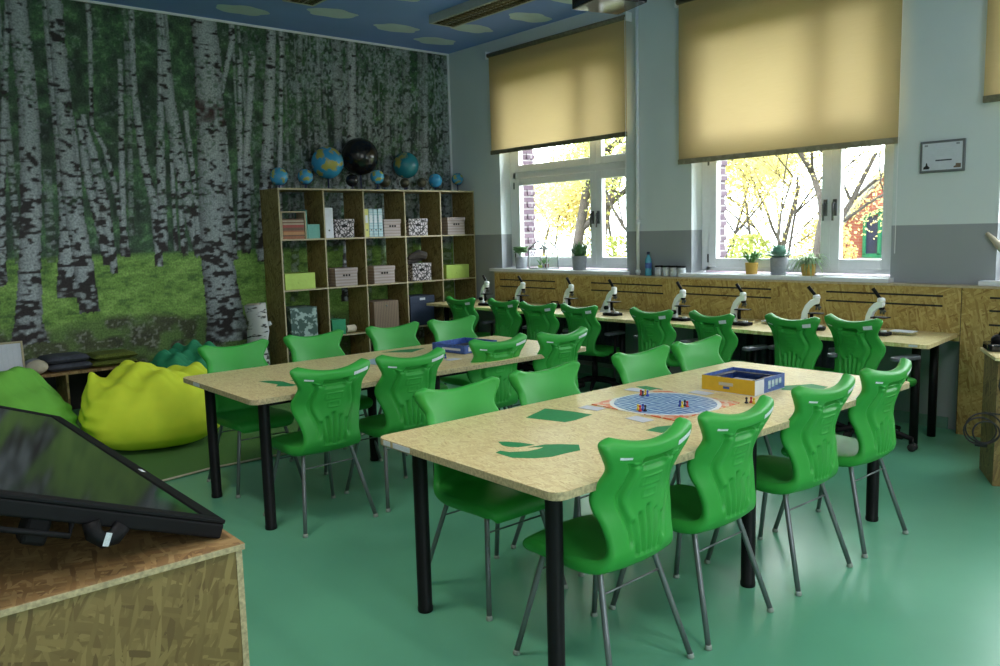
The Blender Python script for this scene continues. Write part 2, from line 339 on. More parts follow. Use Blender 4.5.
# forest mural: the whole wall at y = 0, painted as a fine picture on its mesh
TR = [[(-4.88, 3.79, 0.163), (-4.86, 2.91, 0.166), (-4.91, 2.0, 0.176), (-4.97, 1.45, 0.184), (-5.03, 0.89, 0.226), (-5.04, 0.68, 0.322)], [(-4.57, 3.84, 0.138), (-4.57, 2.75, 0.14), (-4.57, 2.01, 0.159), (-4.51, 1.34, 0.18), (-4.5, 0.93, 0.192)], [(-4.63, 3.83, 0.084), (-4.63, 2.93, 0.103), (-4.61, 2.47, 0.122), (-4.62, 1.72, 0.158), (-4.68, 1.09, 0.194)], [(-4.4, 2.72, 0.054), (-4.35, 2.48, 0.082), (-4.29, 2.01, 0.11), (-4.26, 1.62, 0.093), (-4.24, 1.3, 0.066)], [(-4.44, 2.67, 0.053), (-4.41, 2.2, 0.08), (-4.34, 1.72, 0.073), (-4.3, 1.38, 0.065)], [(-4.33, 2.72, 0.036), (-4.23, 2.49, 0.046), (-4.15, 2.01, 0.056), (-4.1, 1.45, 0.057)], [(-4.03, 3.27, 0.047), (-4.08, 2.5, 0.057), (-4.14, 1.46, 0.067)], [(-3.95, 3.66, 0.047), (-3.98, 2.79, 0.047), (-4.05, 1.66, 0.058)], [(-3.89, 3.76, 0.057), (-3.92, 3.13, 0.067), (-3.88, 2.41, 0.078), (-3.8, 1.91, 0.089), (-3.8, 1.35, 0.08)], [(-3.61, 3.8, 0.079), (-3.59, 3.12, 0.121), (-3.53, 2.52, 0.145), (-3.45, 1.86, 0.126), (-3.38, 1.44, 0.107)], [(-3.62, 3.7, 0.05), (-3.66, 3.11, 0.06), (-3.71, 2.41, 0.09), (-3.75, 1.5, 0.1)], [(-3.17, 3.91, 0.269), (-3.15, 3.46, 0.283), (-3.16, 3.0, 0.296), (-3.19, 1.91, 0.333), (-3.19, 1.34, 0.358), (-3.14, 0.72, 0.411), (-3.13, 0.5, 0.533)], [(-3.03, 2.75, 0.066), (-3.02, 2.12, 0.078), (-3.01, 1.38, 0.091)], [(-2.66, 3.51, 0.08), (-2.79, 2.55, 0.08), (-2.86, 1.45, 0.103)], [(-2.81, 3.4, 0.045), (-2.86, 2.55, 0.056), (-2.94, 1.48, 0.056)], [(-3.54, 2.32, 0.041), (-3.55, 1.47, 0.051)], [(-3.6, 2.42, 0.041), (-3.62, 1.5, 0.041)], [(-3.42, 2.83, 0.052), (-3.38, 2.12, 0.052), (-3.39, 1.43, 0.063)], [(-4.76, 2.19, 0.076), (-4.79, 1.43, 0.086)], [(-4.95, 3.78, 0.04), (-5.07, 2.72, 0.056), (-5.15, 2.0, 0.056), (-5.21, 1.24, 0.072)], [(-4.53, 3.12, 0.052), (-4.5, 2.48, 0.061), (-4.5, 1.72, 0.063)], [(-4.28, 3.61, 0.045), (-4.33, 2.77, 0.036)], [(-2.42, 3.82, 0.107), (-2.49, 3.11, 0.131), (-2.59, 2.13, 0.154), (-2.67, 1.35, 0.155)], [(-1.42, 3.82, 0.122), (-1.44, 3.19, 0.109), (-1.52, 2.26, 0.11), (-1.66, 0.83, 0.124)], [(-1.61, 3.8, 0.16), (-1.65, 2.83, 0.107), (-1.77, 1.44, 0.107)], [(-0.91, 3.83, 0.073), (-1.0, 2.51, 0.087), (-1.11, 1.04, 0.103)], [(-0.65, 3.86, 0.12), (-0.69, 2.71, 0.121), (-0.74, 0.89, 0.138)], [(-0.03, 3.87, 0.13), (-0.08, 2.22, 0.131), (-0.14, 0.85, 0.149)], [(-2.08, 3.74, 0.062), (-2.22, 2.13, 0.087), (-2.33, 0.88, 0.1)], [(-1.86, 3.71, 0.051), (-1.98, 2.13, 0.064), (-2.08, 0.86, 0.078)], [(-1.17, 3.68, 0.056), (-1.25, 2.14, 0.071), (-1.34, 0.81, 0.085)], [(-0.36, 3.77, 0.093), (-0.44, 2.15, 0.11), (-0.45, 0.74, 0.112)], [(-2.31, 3.66, 0.048), (-2.43, 2.13, 0.061), (-2.5, 0.9, 0.098)], [(-2.87, 3.7, 0.067), (-3.02, 3.17, 0.054), (-3.11, 2.75, 0.054)]]
BIG = {0, 1, 11}
def mural():
    X0, X1 = XL, 0.0; nx, nz = 800, 330
    xs = np.linspace(X0, X1, nx + 1); zs = np.linspace(0, H, nz + 1)
    X, Z = np.meshgrid(xs, zs)
    def vn(fx, fz, seed, dx=0.):
        rg = np.random.RandomState(seed); G = rg.rand(int(H * fz) + 4, int((X1 - X0 + 2) * fx) + 4)
        u = (X + dx - X0 + .7) * fx; v = Z * fz; i = np.floor(u).astype(int); j = np.floor(v).astype(int); a = u - i; b = v - j
        i = np.clip(i, 0, G.shape[1] - 2); j = np.clip(j, 0, G.shape[0] - 2)
        a = a * a * (3 - 2 * a); b = b * b * (3 - 2 * b)
        return (G[j, i] * (1 - a) + G[j, i + 1] * a) * (1 - b) + (G[j + 1, i] * (1 - a) + G[j + 1, i + 1] * a) * b
    def mixc(A, B, f): return A * (1 - f[..., None]) + np.array(B) * f[..., None]
    rg = np.random.RandomState(5)
    fine = vn(60, 60, 1) * .5 + vn(30, 30, 2) * .5
    mid = vn(9, 8, 3) * .6 + vn(18, 16, 4) * .4
    big = vn(1.3, 1.1, 6)
    C = np.ones(X.shape + (3,)) * np.array([.055, .095, .060])
    C = mixc(C, (.085, .19, .085), np.clip((mid - .42) * 3.2, 0, 1) * np.clip(fine * 1.5, 0, 1))
    C = mixc(C, (.15, .30, .13), np.clip((mid * .5 + fine * .5 - .57) * 6, 0, 1) * .8)
    C = mixc(C, (.020, .030, .024), np.clip((.40 - mid) * 5, 0, 1) * .8)
    # pale sky gaps, many on the right part, few on the left
    right = np.clip((X + 3.0) / 1.2, 0, 1)
    gap = np.clip((vn(14, 7, 8) * .35 + fine * .65 - (.66 - .13 * right)) * 9, 0, 1)
    C = mixc(C, (.34, .40, .41), gap * (.30 + .45 * right))
    C = mixc(C, (.05, .13, .04), right * np.clip((vn(3, 3, 12) - .5) * 3, 0, 1) * np.clip(fine * 1.3 - .2, 0, 1))
    C = mixc(C, (.030, .036, .034), right * np.clip((vn(34, 20, 14) * .6 + vn(7, 5, 15) * .4 - .50) * 7, 0, 1) * .75)
    C = mixc(C, (.36, .42, .43), right * np.clip((vn(48, 36, 16) * .6 + vn(9, 5, 17) * .4 - .55) * 9, 0, 1) * .7)
    # grass
    hz = 1.475 + .03 * vn(5, 1, 20)
    gr = np.clip((hz - Z) / .03, 0, 1)
    gcol = np.ones(X.shape + (3,)) * np.array([.20, .36, .075])
    gn = vn(24, 50, 21) * .5 + vn(7, 14, 22) * .5
    gcol = mixc(gcol, (.30, .50, .12), np.clip((gn - .5) * 4, 0, 1))
    gcol = mixc(gcol, (.10, .20, .05), np.clip((.42 - gn) * 5, 0, 1))
    gcol = mixc(gcol, (.10, .22, .06), np.clip((Z - 1.40) / .1, 0, 1) * .8)
    lit = np.clip((.88 + .15 * (vn(2.2, 3, 23) - .5) - .10 * np.abs(X + 4.3) * .3 - Z) / .08, 0, 1)
    lc = vn(40, 45, 24)
    litter = np.ones(X.shape + (3,)) * np.array([.055, .042, .038]); litter = mixc(litter, (.26, .24, .23), np.clip((lc - .66) * 8, 0, 1)); litter = mixc(litter, (.12, .20, .06), np.clip((vn(8, 10, 25) - .5) * 4, 0, 1))
    gcol = gcol * (1 - lit[..., None] * .85) + litter * lit[..., None] * .85
    C = C * (1 - gr[..., None]) + gcol * gr[..., None]
    # trunks: thin random ones, then the traced ones
    trunks = []
    for k in range(46):
        x = -9.4 + 9.3 * rg.rand(); w = .025 + .03 * rg.rand(); lean = .25 * (rg.rand() - .5)
        if -5.3 < x < -2.9 and k % 3: continue
        trunks.append(([(x, 3.88, w * .7), (x + lean * .5, 2.6, w), (x + lean, 1.44, w * 1.2)], .75, 0))
    for k in range(7):
        x = -9.3 + .62 * k; w = .1 + .1 * rg.rand(); trunks.append(([(x, 3.88, w), (x + .05, 2, w * 1.2), (x + .02, .8 + .4 * rg.rand(), w * 1.6)], 1, 0))
    order = [i for i in range(len(TR)) if i not in BIG] + sorted(BIG)
    for i in order:
        xm = TR[i][0][0]; trunks.append((TR[i], .5 if (xm > -2.3 and i not in (22, 23)) or i in (7, 18) else 1.0, 2 if i in BIG else 1))
    m1 = vn(9, 42, 31) * .55 + vn(26, 60, 35) * .45; m2 = vn(20, 30, 32); m3 = vn(55, 75, 33); m4 = vn(7, 8, 34)
    for pts, vis, cls in trunks:
        zz = np.array([p[1] for p in pts])[::-1]; xx = np.array([p[0] for p in pts])[::-1]; ww = np.array([p[2] for p in pts])[::-1]
        ztop, zbot = zz[-1], zz[0]
        cx = np.interp(Z, zz, xx); w = np.interp(Z, zz, ww) * .5
        d = (X - cx) / w
        inside = (np.abs(d + .12 * (m2 - .5)) < 1) & (Z > zbot - .02 * (m3)) & (Z < ztop + .1 if ztop < 3.6 else Z < 9)
        hgt = (Z - zbot) / max(.3, (3.9 - zbot))
        bark = np.ones(X.shape + (3,)) * np.array([.44, .48, .50])
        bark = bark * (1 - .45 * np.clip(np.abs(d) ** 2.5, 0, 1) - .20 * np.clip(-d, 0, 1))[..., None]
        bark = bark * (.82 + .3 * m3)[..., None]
        if cls == 2:
            s = m1 * .45 + m2 * .35 + m4 * .3
            thr = .65 - .16 * np.clip(1 - hgt * 1.5, 0, 1)
        else:
            s = m1 * .55 + m2 * .45; thr = .60 - .16 * np.clip(1 - hgt * 2, 0, 1)
        dark = np.clip((s - thr) * 14, 0, 1)
        bark = mixc(bark, (.035, .028, .028), dark)
        bark = mixc(bark, (.04, .03, .03), np.clip((1.2 - (Z - zbot) / (.22 if cls == 2 else .12)), 0, 1) * np.clip(m2 * 2 - .2, 0, 1))
        if cls == 2 and abs(pts[0][0] + 3.17) < .1:   # scarred band near the top of the big trunk
            bark = mixc(bark, (.07, .035, .035), np.clip(1 - ((Z - 2.93) / .17) ** 2, 0, 1) * np.clip(m2 * 2.4 - .5, 0, 1))
        a = inside * vis * (1 - .55 * right * (cls != 1))
        if vis < 1: a = a * np.clip(1.6 - mid * 1.5 + .3 * m3, 0, 1)
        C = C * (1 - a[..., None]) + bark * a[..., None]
    # stray leaves in front of the stems high up
    lv = np.clip((vn(36, 36, 41) * .6 + vn(3, 3, 42) * .4 - .68) * 12, 0, 1) * np.clip((Z - 1.6) / .6, 0, 1)
    C = mixc(C, (.045, .12, .05), lv * .6)
    co = np.zeros(((nx + 1) * (nz + 1), 3), dtype=np.float32); co[:, 0] = X.ravel(); co[:, 2] = Z.ravel()
    idx = np.arange((nx + 1) * (nz + 1)).reshape(nz + 1, nx + 1)
    q = np.stack([idx[:-1, :-1], idx[:-1, 1:], idx[1:, 1:], idx[1:, :-1]], -1).reshape(-1, 4)
    me = bpy.data.meshes.new('wall_left'); me.vertices.add(len(co)); me.vertices.foreach_set('co', co.ravel())
    me.loops.add(q.size); me.loops.foreach_set('vertex_index', q.ravel().astype(np.int32))
    me.polygons.add(len(q)); me.polygons.foreach_set('loop_start', np.arange(0, q.size, 4, dtype=np.int32))
    try: me.polygons.foreach_set('loop_total', np.full(len(q), 4, dtype=np.int32))
    except Exception: pass
    me.update(calc_edges=True)
    at = me.color_attributes.new('picture', 'FLOAT_COLOR', 'POINT')
    rgba = np.ones((len(co), 4), dtype=np.float32); rgba[:, :3] = C.reshape(-1, 3); at.data.foreach_set('color', rgba.ravel())
    return me
m, nt, b = newmat('forest_mural'); N = nt.nodes; L = nt.links
at = N.new('ShaderNodeAttribute'); at.attribute_name = 'picture'
tc = N.new('ShaderNodeTexCoord'); no = N.new('ShaderNodeTexNoise'); no.inputs['Scale'].default_value = 55; no.inputs['Detail'].default_value = 3; L.new(tc.outputs['Object'], no.inputs['Vector'])
mr = N.new('ShaderNodeMapRange'); mr.inputs['From Min'].default_value = .3; mr.inputs['From Max'].default_value = .7; mr.inputs['To Min'].default_value = .62; mr.inputs['To Max'].default_value = 1.3; L.new(no.outputs['Fac'], mr.inputs['Value'])
mx = N.new('ShaderNodeMixRGB'); mx.blend_type = 'MULTIPLY'; mx.inputs[0].default_value = 1; L.new(at.outputs['Color'], mx.inputs[1]); L.new(mr.outputs[0], mx.inputs[2]); L.new(mx.outputs[0], b.inputs['Base Color']); setp(b, rough=.5, spec=.25)
M['mural'] = m
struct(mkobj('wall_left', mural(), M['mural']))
struct(MB().box(XL, .3, .003, .2, 0, H).build('wall_left_backing', M['wall']))
struct(MB().box(XL, 0, -.018, -.001, H - .022, H).build('trim_1', M['white']))
struct(MB().box(-.02, 0, -.02, -.001, 0, H).build('trim_2', M['white']))
struct(MB().box(-.015, 0, -6.2, -.03, 0, .09).build('baseboard_right', M['skirt']))

# ------------------------------------------------------------------ windows
def window(n, y1, y0, splits, z0=1.17, ztr=2.27, z1=3.47):
    """y1 > y0; splits = list of (left edge, right edge) of the sashes"""
    xf, xb = .16, .235
    mb = MB()
    mb.box(xf, xb, y1 - .10, y1, z0, z1); mb.box(xf, xb, y0, y0 + .05, z0, z1)
    mb.box(xf, xb, y0 + .05, y1 - .05, z0, z0 + .045); mb.box(xf, xb, y0 + .05, y1 - .05, z1 - .05, z1); mb.box(xf, xb, y0 + .05, y1 - .05, ztr - .045, ztr + .045)
    fr = mb.build('window_%d' % n, M['winframe'], bevel=.004); struct(fr)
    for (a, b) in splits:
        for (c, d, tall) in ((z0 + .035, ztr - .035, True), (ztr + .035, z1 - .04, False)):
            s = MB(); w = .085
            s.box(xf - .022, xf + .045, a - w, a, c, d); s.box(xf - .022, xf + .045, b, b + w, c, d)
            s.box(xf - .022, xf + .045, b + w, a - w, c, c + w); s.box(xf - .022, xf + .045, b + w, a - w, d - w, d)
            so = s.build('sash', M['winframe'], fr, bevel=.006)
            MB().box(xf + .005, xf + .02, b + w - .01, a - w + .01, c + w - .01, d - w + .01).build('pane', M['glass'], so)
            if tall:
                yh = (b + .042) if (a, b) == splits[0] else (a - .042)
                h = MB(); h.box(xf - .034, xf - .02, yh - .016, yh + .016, 1.66, 1.80); h.tube([(xf - .034, yh, 1.77), (xf - .06, yh, 1.77), (xf - .066, yh, 1.755), (xf - .062, yh, 1.62)], .009, 8)
                h.build('window_handle', M['handle'], so, smooth=True)
        for zz in (z0 + .12, ztr - .12):
            hg = MB(); yy = a + .004 if (a, b) == splits[0] else b - .004
            hg.tube([(xf - .026, yy, zz - .04), (xf - .026, yy, zz + .04)], .008, 8); hg.build('hinge', M['handle'], fr, smooth=True)
    return fr
window(1, -.975, -2.98, [(-1.075, -2.42), (-2.42, -2.94)])
window(2, -3.805, -5.715, [(-3.90, -5.135), (-5.135, -5.665)], ztr=2.34)
window(3, -6.485, -8.495, [(-6.53, -7.6), (-7.6, -8.45)])
window(4, -9.155, -11.045, [(-9.2, -10.3), (-10.3, -11.0)])
# window ledges
for i, (a, b, c, d) in enumerate(OPEN):
    o = MB().box(-.105, .16, a - .03, b + (.13 if i == 0 else .08), 1.117, 1.153).build('windowsill', M['sill'], bevel=.006)
    tag(o, ['white windowsill board under the window nearest the corner, holding the glass house', 'white windowsill board carrying three potted plants', 'white windowsill board at the right edge of the photo', 'white windowsill board far to the right behind the camera'][i], 'windowsill')

# roller blinds
def blind(y1, y0, zb, label, cl, zt=3.70):
    t = thing('roller_blind', label, 'blind', (-.06, 0, 0), 0, 'beige roller blinds')
    n = 40; mb = MB(); rb = random.Random(int(zb * 100)); P = []; F = []
    for j in range(25):
        for i in range(n + 1):
            y = y1 + (y0 - y1) * i / n; z = zt + (zb - zt) * j / 24
            P.append((.006 * math.sin(i * .35 + j * .05) * (j / 24), y, z))
    for j in range(24):
        for i in range(n): F.append((j * (n + 1) + i, j * (n + 1) + i + 1, (j + 1) * (n + 1) + i + 1, (j + 1) * (n + 1) + i))
    mb.add(P, F); mb.build('blind_fabric', M['blind'], t, smooth=True)
    MB().tube([(.0, y1 + .015, zt + .005), (.0, y0 - .015, zt + .005)], .026, 14).build('roller_tube', M['olive'], t, smooth=True)
    MB().box(-.012, .012, y0, y1, zb - .018, zb + .03).build('bottom_bar', cl, t, bevel=.004)
    for yy in (y1 + .02, y0 - .03):
        MB().box(-.03, .055, yy, yy + .01, zt - .04, zt + .05).build('bracket', M['winframe'], t)
    ch = MB(); z = zt
    ch.tube([(-.03, y0 - .012, zt), (-.03, y0 - .012, 1.35)], .0025, 6); ch.build('pull_chain', M['winframe'], t)
M['bar_pale'] = pattern_mat('pale_wood_bar', (.28, .24, .15), (.36, .31, .21), 14, .5, 'noise')
blind(-.885, -3.04, 2.55, 'beige roller blind lowered over the window nearest the forest mural', M['olive'])
blind(-3.69, -5.778, 2.215, 'widest looking beige roller blind in the middle of the window wall', M['bar_pale'])
blind(-6.365, -8.55, 2.44, 'beige roller blind cut off by the right edge of the photo', M['olive'])
blind(-9.05, -11.1, 2.5, 'beige roller blind of the last window behind the camera', M['olive'])

# heating pipe
p = thing('heating_pipe', 'thin white vertical pipe on the wall between the two windows', 'pipe', (-.04, -3.165, 0))
MB().tube([(0, 0, 1.12), (0, 0, H)], .017, 14).build('pipe', M['white'], p, smooth=True)
for z in (1.155, 1.66): MB().lathe([(.018, -.02), (.026, -.012), (.026, .012), (.018, .02)], (0, 0, z), 16).build('collar', M['white'], p, smooth=True)

# ------------------------------------------------------------------ OSB wall panelling behind the workbench
mb = MB(); mb.box(-.118, -.002, -6.30, -.955, .70, 1.10); mb.box(-.118, -.002, YF + .02, -6.302, .0, 1.10)
mb.box(-.121, -.118, -6.302, -6.299, .0, 1.1, 1)
dp = struct(mb.build('wall_panelling', [M['dado'], M['slot']]))
MB().box(-.125, -.002, YF + .02, -.95, 1.10, 1.117).build('panel_cap', M['dadocap'], dp, bevel=.002)
def slots(l):
    for (a, b, z) in l:
        MB().box(-.1195, -.117, b, a, z - .007, z + .007).build('vent_slot', M['slot'], dp)
slots([(-1.06, -2.02, 1.022), (-1.06, -2.02, .94), (-2.575, -3.54, 1.026), (-2.575, -3.55, .947), (-3.78, -4.74, 1.033), (-3.78, -4.74, .957), (-5.25, -6.17, 1.033), (-5.25, -6.17, .959), (-6.49, -7.5, 1.034), (-6.49, -7.5, .94), (-6.49, -7.5, .838)])

# workbench
t = thing('workbench', 'long narrow wooden workbench running under the windows', 'bench', (0, 0, 0))
mb = MB(); mb.prism([(-.849, -.52), (-.849, -6.35), (-.843, -6.365), (-.83, -6.37), (-.122, -6.285), (-.122, -.52)], .73, .76, 0); mb.build('worktop', [M['table']], t, bevel=.003)
for y in (-.62, -2.05, -3.45, -4.85, -6.2):
    for x in (-.62, -.31):
        MB().lathe([(.03, 0), (.03, .73)], (x, y, 0), 20).build('leg', M['black'], t, smooth=True)
MB().box(-.8505, -.849, -6.30, -6.24, .738, .754).build('label', M['label'], t)
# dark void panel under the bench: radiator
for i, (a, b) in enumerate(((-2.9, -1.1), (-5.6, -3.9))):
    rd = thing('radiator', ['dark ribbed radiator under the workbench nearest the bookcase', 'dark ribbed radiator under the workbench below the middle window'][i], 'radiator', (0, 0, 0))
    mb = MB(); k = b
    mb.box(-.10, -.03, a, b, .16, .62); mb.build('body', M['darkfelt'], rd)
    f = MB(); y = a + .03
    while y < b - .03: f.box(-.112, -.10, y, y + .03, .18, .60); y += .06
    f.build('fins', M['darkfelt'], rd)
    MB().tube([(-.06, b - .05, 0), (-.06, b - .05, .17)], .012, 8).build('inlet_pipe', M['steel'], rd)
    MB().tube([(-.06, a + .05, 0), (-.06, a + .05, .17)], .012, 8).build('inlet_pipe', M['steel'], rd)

# ------------------------------------------------------------------ chairs
KEY = [ # y, z, half width, wrap, half thickness
 (.212, .392, .150, .000, .010), (.226, .416, .180, -.004, .019), (.205, .443, .196, -.012, .025), (.130, .452, .206, -.014, .027), (.000, .444, .208, -.010, .027),
 (-.100, .438, .205, .000, .027), (-.168, .445, .192, .014, .025), (-.201, .482, .176, .024, .022), (-.208, .540, .172, .034, .019), (-.205, .605, .187, .046, .018),
 (-.204, .655, .206, .066, .018), (-.208, .697, .214, .072, .018), (-.220, .748, .203, .052, .019), (-.230, .792, .197, .036, .022), (-.240, .832, .219, .036, .025),
 (-.248, .868, .238, .042, .027), (-.252, .897, .239, .046, .026), (-.254, .914, .198, .044, .022)]
KEY = np.array(KEY)
def crom(u):
    n = len(KEY) - 1; i = min(int(u * n), n - 1); t = u * n - i
    p0, p1, p2, p3 = KEY[max(i - 1, 0)], KEY[i], KEY[i + 1], KEY[min(i + 2, n)]
    return .5 * ((2 * p1) + (-p0 + p2) * t + (2 * p0 - 5 * p1 + 4 * p2 - p3) * t * t + (-p0 + 3 * p1 - 3 * p2 + p3) * t ** 3)
def sst(a, b, x): x = min(1, max(0, (x - a) / (b - a))); return x * x * (3 - 2 * x)
def pt_mid(u, t):
    k = crom(u); d = crom(min(1, u + .004)) - crom(max(0, u - .004)); l = math.hypot(d[0], d[1]); ty, tz = d[0] / l, d[1] / l
    n = Vector((0, tz, -ty)); p = Vector((t * k[2], k[0], k[1])) + n * (k[3] * t * t)
    p.z -= .030 * (1 - t * t) * sst(.79, .905, k[1]) * (1 if u > .6 else 0)
    # surface normal in cross direction
    tx = Vector((k[2], 0, 0)) + n * (2 * k[3] * t); nn = tx.cross(Vector((0, ty, tz)));
    if nn.dot(n) < 0: nn = -nn
    return p, nn.normalized(), k
def g(x, w): return math.exp(-(x / w) ** 2)
def relief(x, zn, hw=.2):
    """depth pressed into the rear face (positive = inwards)"""
    d = 0
    ax = abs(x)
    # outline groove of the raised panel
    if .50 < zn < .835:
        gx = hw - .086; fade = sst(.50, .53, zn)
        d += .013 * g(ax - gx, .009) * fade; d -= .005 * g(ax - gx + .022, .014) * fade
    if .076 < ax < .118: d += .006 * g(zn - .812, .007)
    # five flutes fanning out at the bottom
    if .445 < zn < .68:
        for k in (-2, -1, 0, 1, 2):
            cx = k * (.026 + .085 * (zn - .46)); top = .655 - .022 * abs(k)
            d += .015 * g(x - cx, .0095) * sst(.445, .47, zn) * (1 - sst(top - .02, top, zn))
    # embossed name plate and small square
    for (zc, hx, hz) in ((.745, .05, .016), (.695, .03, .016)):
        if ax < hx + .01 and abs(zn - zc) < hz + .01:
            e = max(g(ax - hx, .003) * (abs(zn - zc) < hz), g(abs(zn - zc) - hz, .003) * (ax < hx)); d -= .0038 * e
    if abs(zn - .745) < .009 and ax < .042: d -= .002 * (math.sin(x * 520) > .1)
    # handle recess
    s = sst(.080, .072, ax) if False else 1 - sst(.066, .076, ax)
    up = 1 - sst(.856, .861, zn)
    rim = sst(.782, .800, zn) * (1 - sst(.045, .068, ax))
    d += .034 * s * up * sst(.812, .824, zn) + .013 * rim * up * (1 - sst(.812, .824, zn))
    return d
def shell_mesh():
    us = list(np.linspace(0, .40, 26)) + list(np.linspace(.405, .72, 60)) + list(np.linspace(.723, .90, 56)) + list(np.linspace(.904, 1, 22))
    nt_ = 84; ts = [math.sin(PI / 2 * (2 * i / nt_ - 1)) * .45 + (2 * i / nt_ - 1) * .55 for i in range(nt_ + 1)]
    F_ = []; B_ = []; P = []
    nr = len(us)
    for r_, u in enumerate(us):
        eu = min(1, (u / .06)) if u < .06 else min(1, (1 - u) / .045); eu = math.sqrt(max(0, 1 - (1 - eu) ** 2))
        fr_ = []; br_ = []
        for c_, t in enumerate(ts):
            p, n, k = pt_mid(u, t); et = min(1, (1 - abs(t)) / .11); et = math.sqrt(max(0, 1 - (1 - et) ** 2)); h = k[4] * eu * et
            edge = r_ in (0, nr - 1) or c_ in (0, nt_)
            if edge: P.append(p); fr_.append(len(P) - 1); br_.append(len(P) - 1)
            else:
                P.append(p + n * h); fr_.append(len(P) - 1)
                dd = relief(p.x, k[1], k[2]) if u > .405 else 0
                dd = min(dd, 2 * h - .003) if dd > 0 else dd
                P.append(p - n * (h - dd)); br_.append(len(P) - 1)
        F_.append(fr_); B_.append(br_)
    Q = []
    for r_ in range(nr - 1):
        for c_ in range(nt_):
            Q.append((F_[r_][c_], F_[r_ + 1][c_], F_[r_ + 1][c_ + 1], F_[r_][c_ + 1]))
            Q.append((B_[r_][c_], B_[r_][c_ + 1], B_[r_ + 1][c_ + 1], B_[r_ + 1][c_]))
    me = bpy.data.meshes.new('seat_shell'); me.from_pydata([tuple(p) for p in P], [], Q)
    me.polygons.foreach_set('use_smooth', [True] * len(Q)); me.update(); return me
def u_of(zn):
    lo, hi = .5, 1.
    for _ in range(40):
        m_ = (lo + hi) / 2
        if crom(m_)[1] < zn: lo = m_
        else: hi = m_
    return lo
def sticker(name, x0, x1, z0, z1, mat, parent):
    mb = MB(); P = []; nx, nz = 6, 3
    for j in range(nz + 1):
        for i in range(nx + 1):
            zn = z0 + (z1 - z0) * j / nz; u = u_of(zn); k = crom(u); x = x0 + (x1 - x0) * i / nx; t = x / k[2]; p, n, kk = pt_mid(u, t)
            et = min(1, (1 - abs(t)) / .11); et = math.sqrt(max(0, 1 - (1 - et) ** 2)); eu = min(1, (1 - u) / .045); eu = math.sqrt(max(0, 1 - (1 - eu) ** 2))
            P.append(tuple(p - n * (kk[4] * eu * et + .0012)))
    F = [(j * (nx + 1) + i, j * (nx + 1) + i + 1, (j + 1) * (nx + 1) + i + 1, (j + 1) * (nx + 1) + i) for j in range(nz) for i in range(nx)]
    mb.add(P, F); o = mb.build(name, mat, parent, smooth=True); return o
SHELL = shell_mesh(); SHELL.materials.append(M['chair'])
def leg_mesh(sx, sy):
    mb = MB(); fx, fy = sx * .222, (.236 if sy > 0 else -.24); tx, ty = sx * .150, (.150 if sy > 0 else -.125)
    a = Vector((fx, fy, .012)); b_ = Vector((tx, ty, .405)); c_ = Vector((tx * .72, ty * .9, .428))
    pts = [a, a.lerp(b_, .5), a.lerp(b_, .93), b_ + Vector((0, 0, .004)), b_.lerp(c_, .5) + Vector((0, 0, .006)), c_]
    mb.tube(pts, .0112, 12)
    return mb.mesh('leg', True)
LEGS = {}
def make_chair(label, group):
    t = thing('school_chair', label, 'chair', (0, 0, 0), 0, group)
    o = bpy.data.objects.new('seat_shell', SHELL); COL.objects.link(o); o.parent = t
    s1 = sticker('size_sticker', -.178, -.128, .853, .864, M['sticker'], o); s2 = sticker('name_sticker', .105, .205, .862, .884, M['sticker'], o)
    s1['label'] = 'small white size sticker'; s2['label'] = 'wide white name sticker'
    for sx in (-1, 1):
        for sy in (-1, 1):
            me = leg_mesh(sx, sy); lo = mkobj('leg', me, M['steel'], t)
            fc = MB().lathe([(.013, 0), (.015, .004), (.013, .016), (.011, .02)], (sx * .222, .236 if sy > 0 else -.24, 0), 12).build('foot_cap', M['foot'], lo, smooth=True)
    for ys, z in ((.178, .34), (-.165, .34)):
        k = .150 + (.222 - .150) * (.405 - z) / .393
        yy = (.150 + .086 * (.405 - z) / .393) if ys > 0 else (-.125 - .115 * (.405 - z) / .393)
        MB().tube([(-k, yy, z), (k, yy, z)], .004, 8).build('crossbar', M['steel'], t, smooth=True)
    mb = MB(); mb.tube([(-.10, .13, .428), (-.11, 0, .426), (-.10, -.11, .426)], .01, 8); mb.tube([(.10, .13, .428), (.11, 0, .426), (.10, -.11, .426)], .01, 8)
    mb.build('seat_rail', M['steel'], t, smooth=True)
    return t
first = make_chair('', 'green school chairs around the two long tables')
G1 = 'green school chairs around the two long tables'
rows = [
 (0, -6.68, [(-4.455, 0, 1.5), (-3.91, 0, 1), (-3.235, 0, -1), (-2.64, 0, 0)],
  ['green moulded chair in the foreground beside the nearest table corner, whole back showing', 'second green chair of the front row, tucked in where the game board lies', 'third green chair of the front row, one short of the far table end', 'last green chair of the front row, at the window end of the near table']),
 (PI, 0, [(-4.36, -5.93, 0), (-3.77, -5.89, 0), (-3.0, -5.88, 0), (-2.44, -5.855, 0)],
  ['green chair facing the camera behind the near table, next to its corner with the label', 'green chair facing the camera behind the near table, above the green leaf square', 'green chair facing the camera behind the near table, opposite the game board', 'green chair facing the camera behind the near table, closest to the windows']),
 (0, 0, [(-4.475, -4.515, 1), (-3.93, -4.49, 0), (-3.15, -4.37, -1), (-2.63, -4.44, 0)],
  ['green chair seen from behind, leftmost at the farther table, legs in full view', 'green chair at the farther table seen from behind, just left of the near table corner', 'green chair at the farther table seen from behind, partly hiding the blue game box', 'green chair at the window end of the farther table seen from behind']),
 (PI, 0, [(-4.46, -3.61, 0), (-3.83, -3.55, 2), (-3.17, -3.56, 0), (-2.59, -3.55, 0)],
  ['green chair at the far table beside the lime bean bag, facing the camera', 'green chair facing the camera in front of the birch stump and leaf print box', 'green chair facing the camera in front of the brown striped box', 'green chair facing the camera behind the blue game box, in front of the navy box'])]
cnt = 0
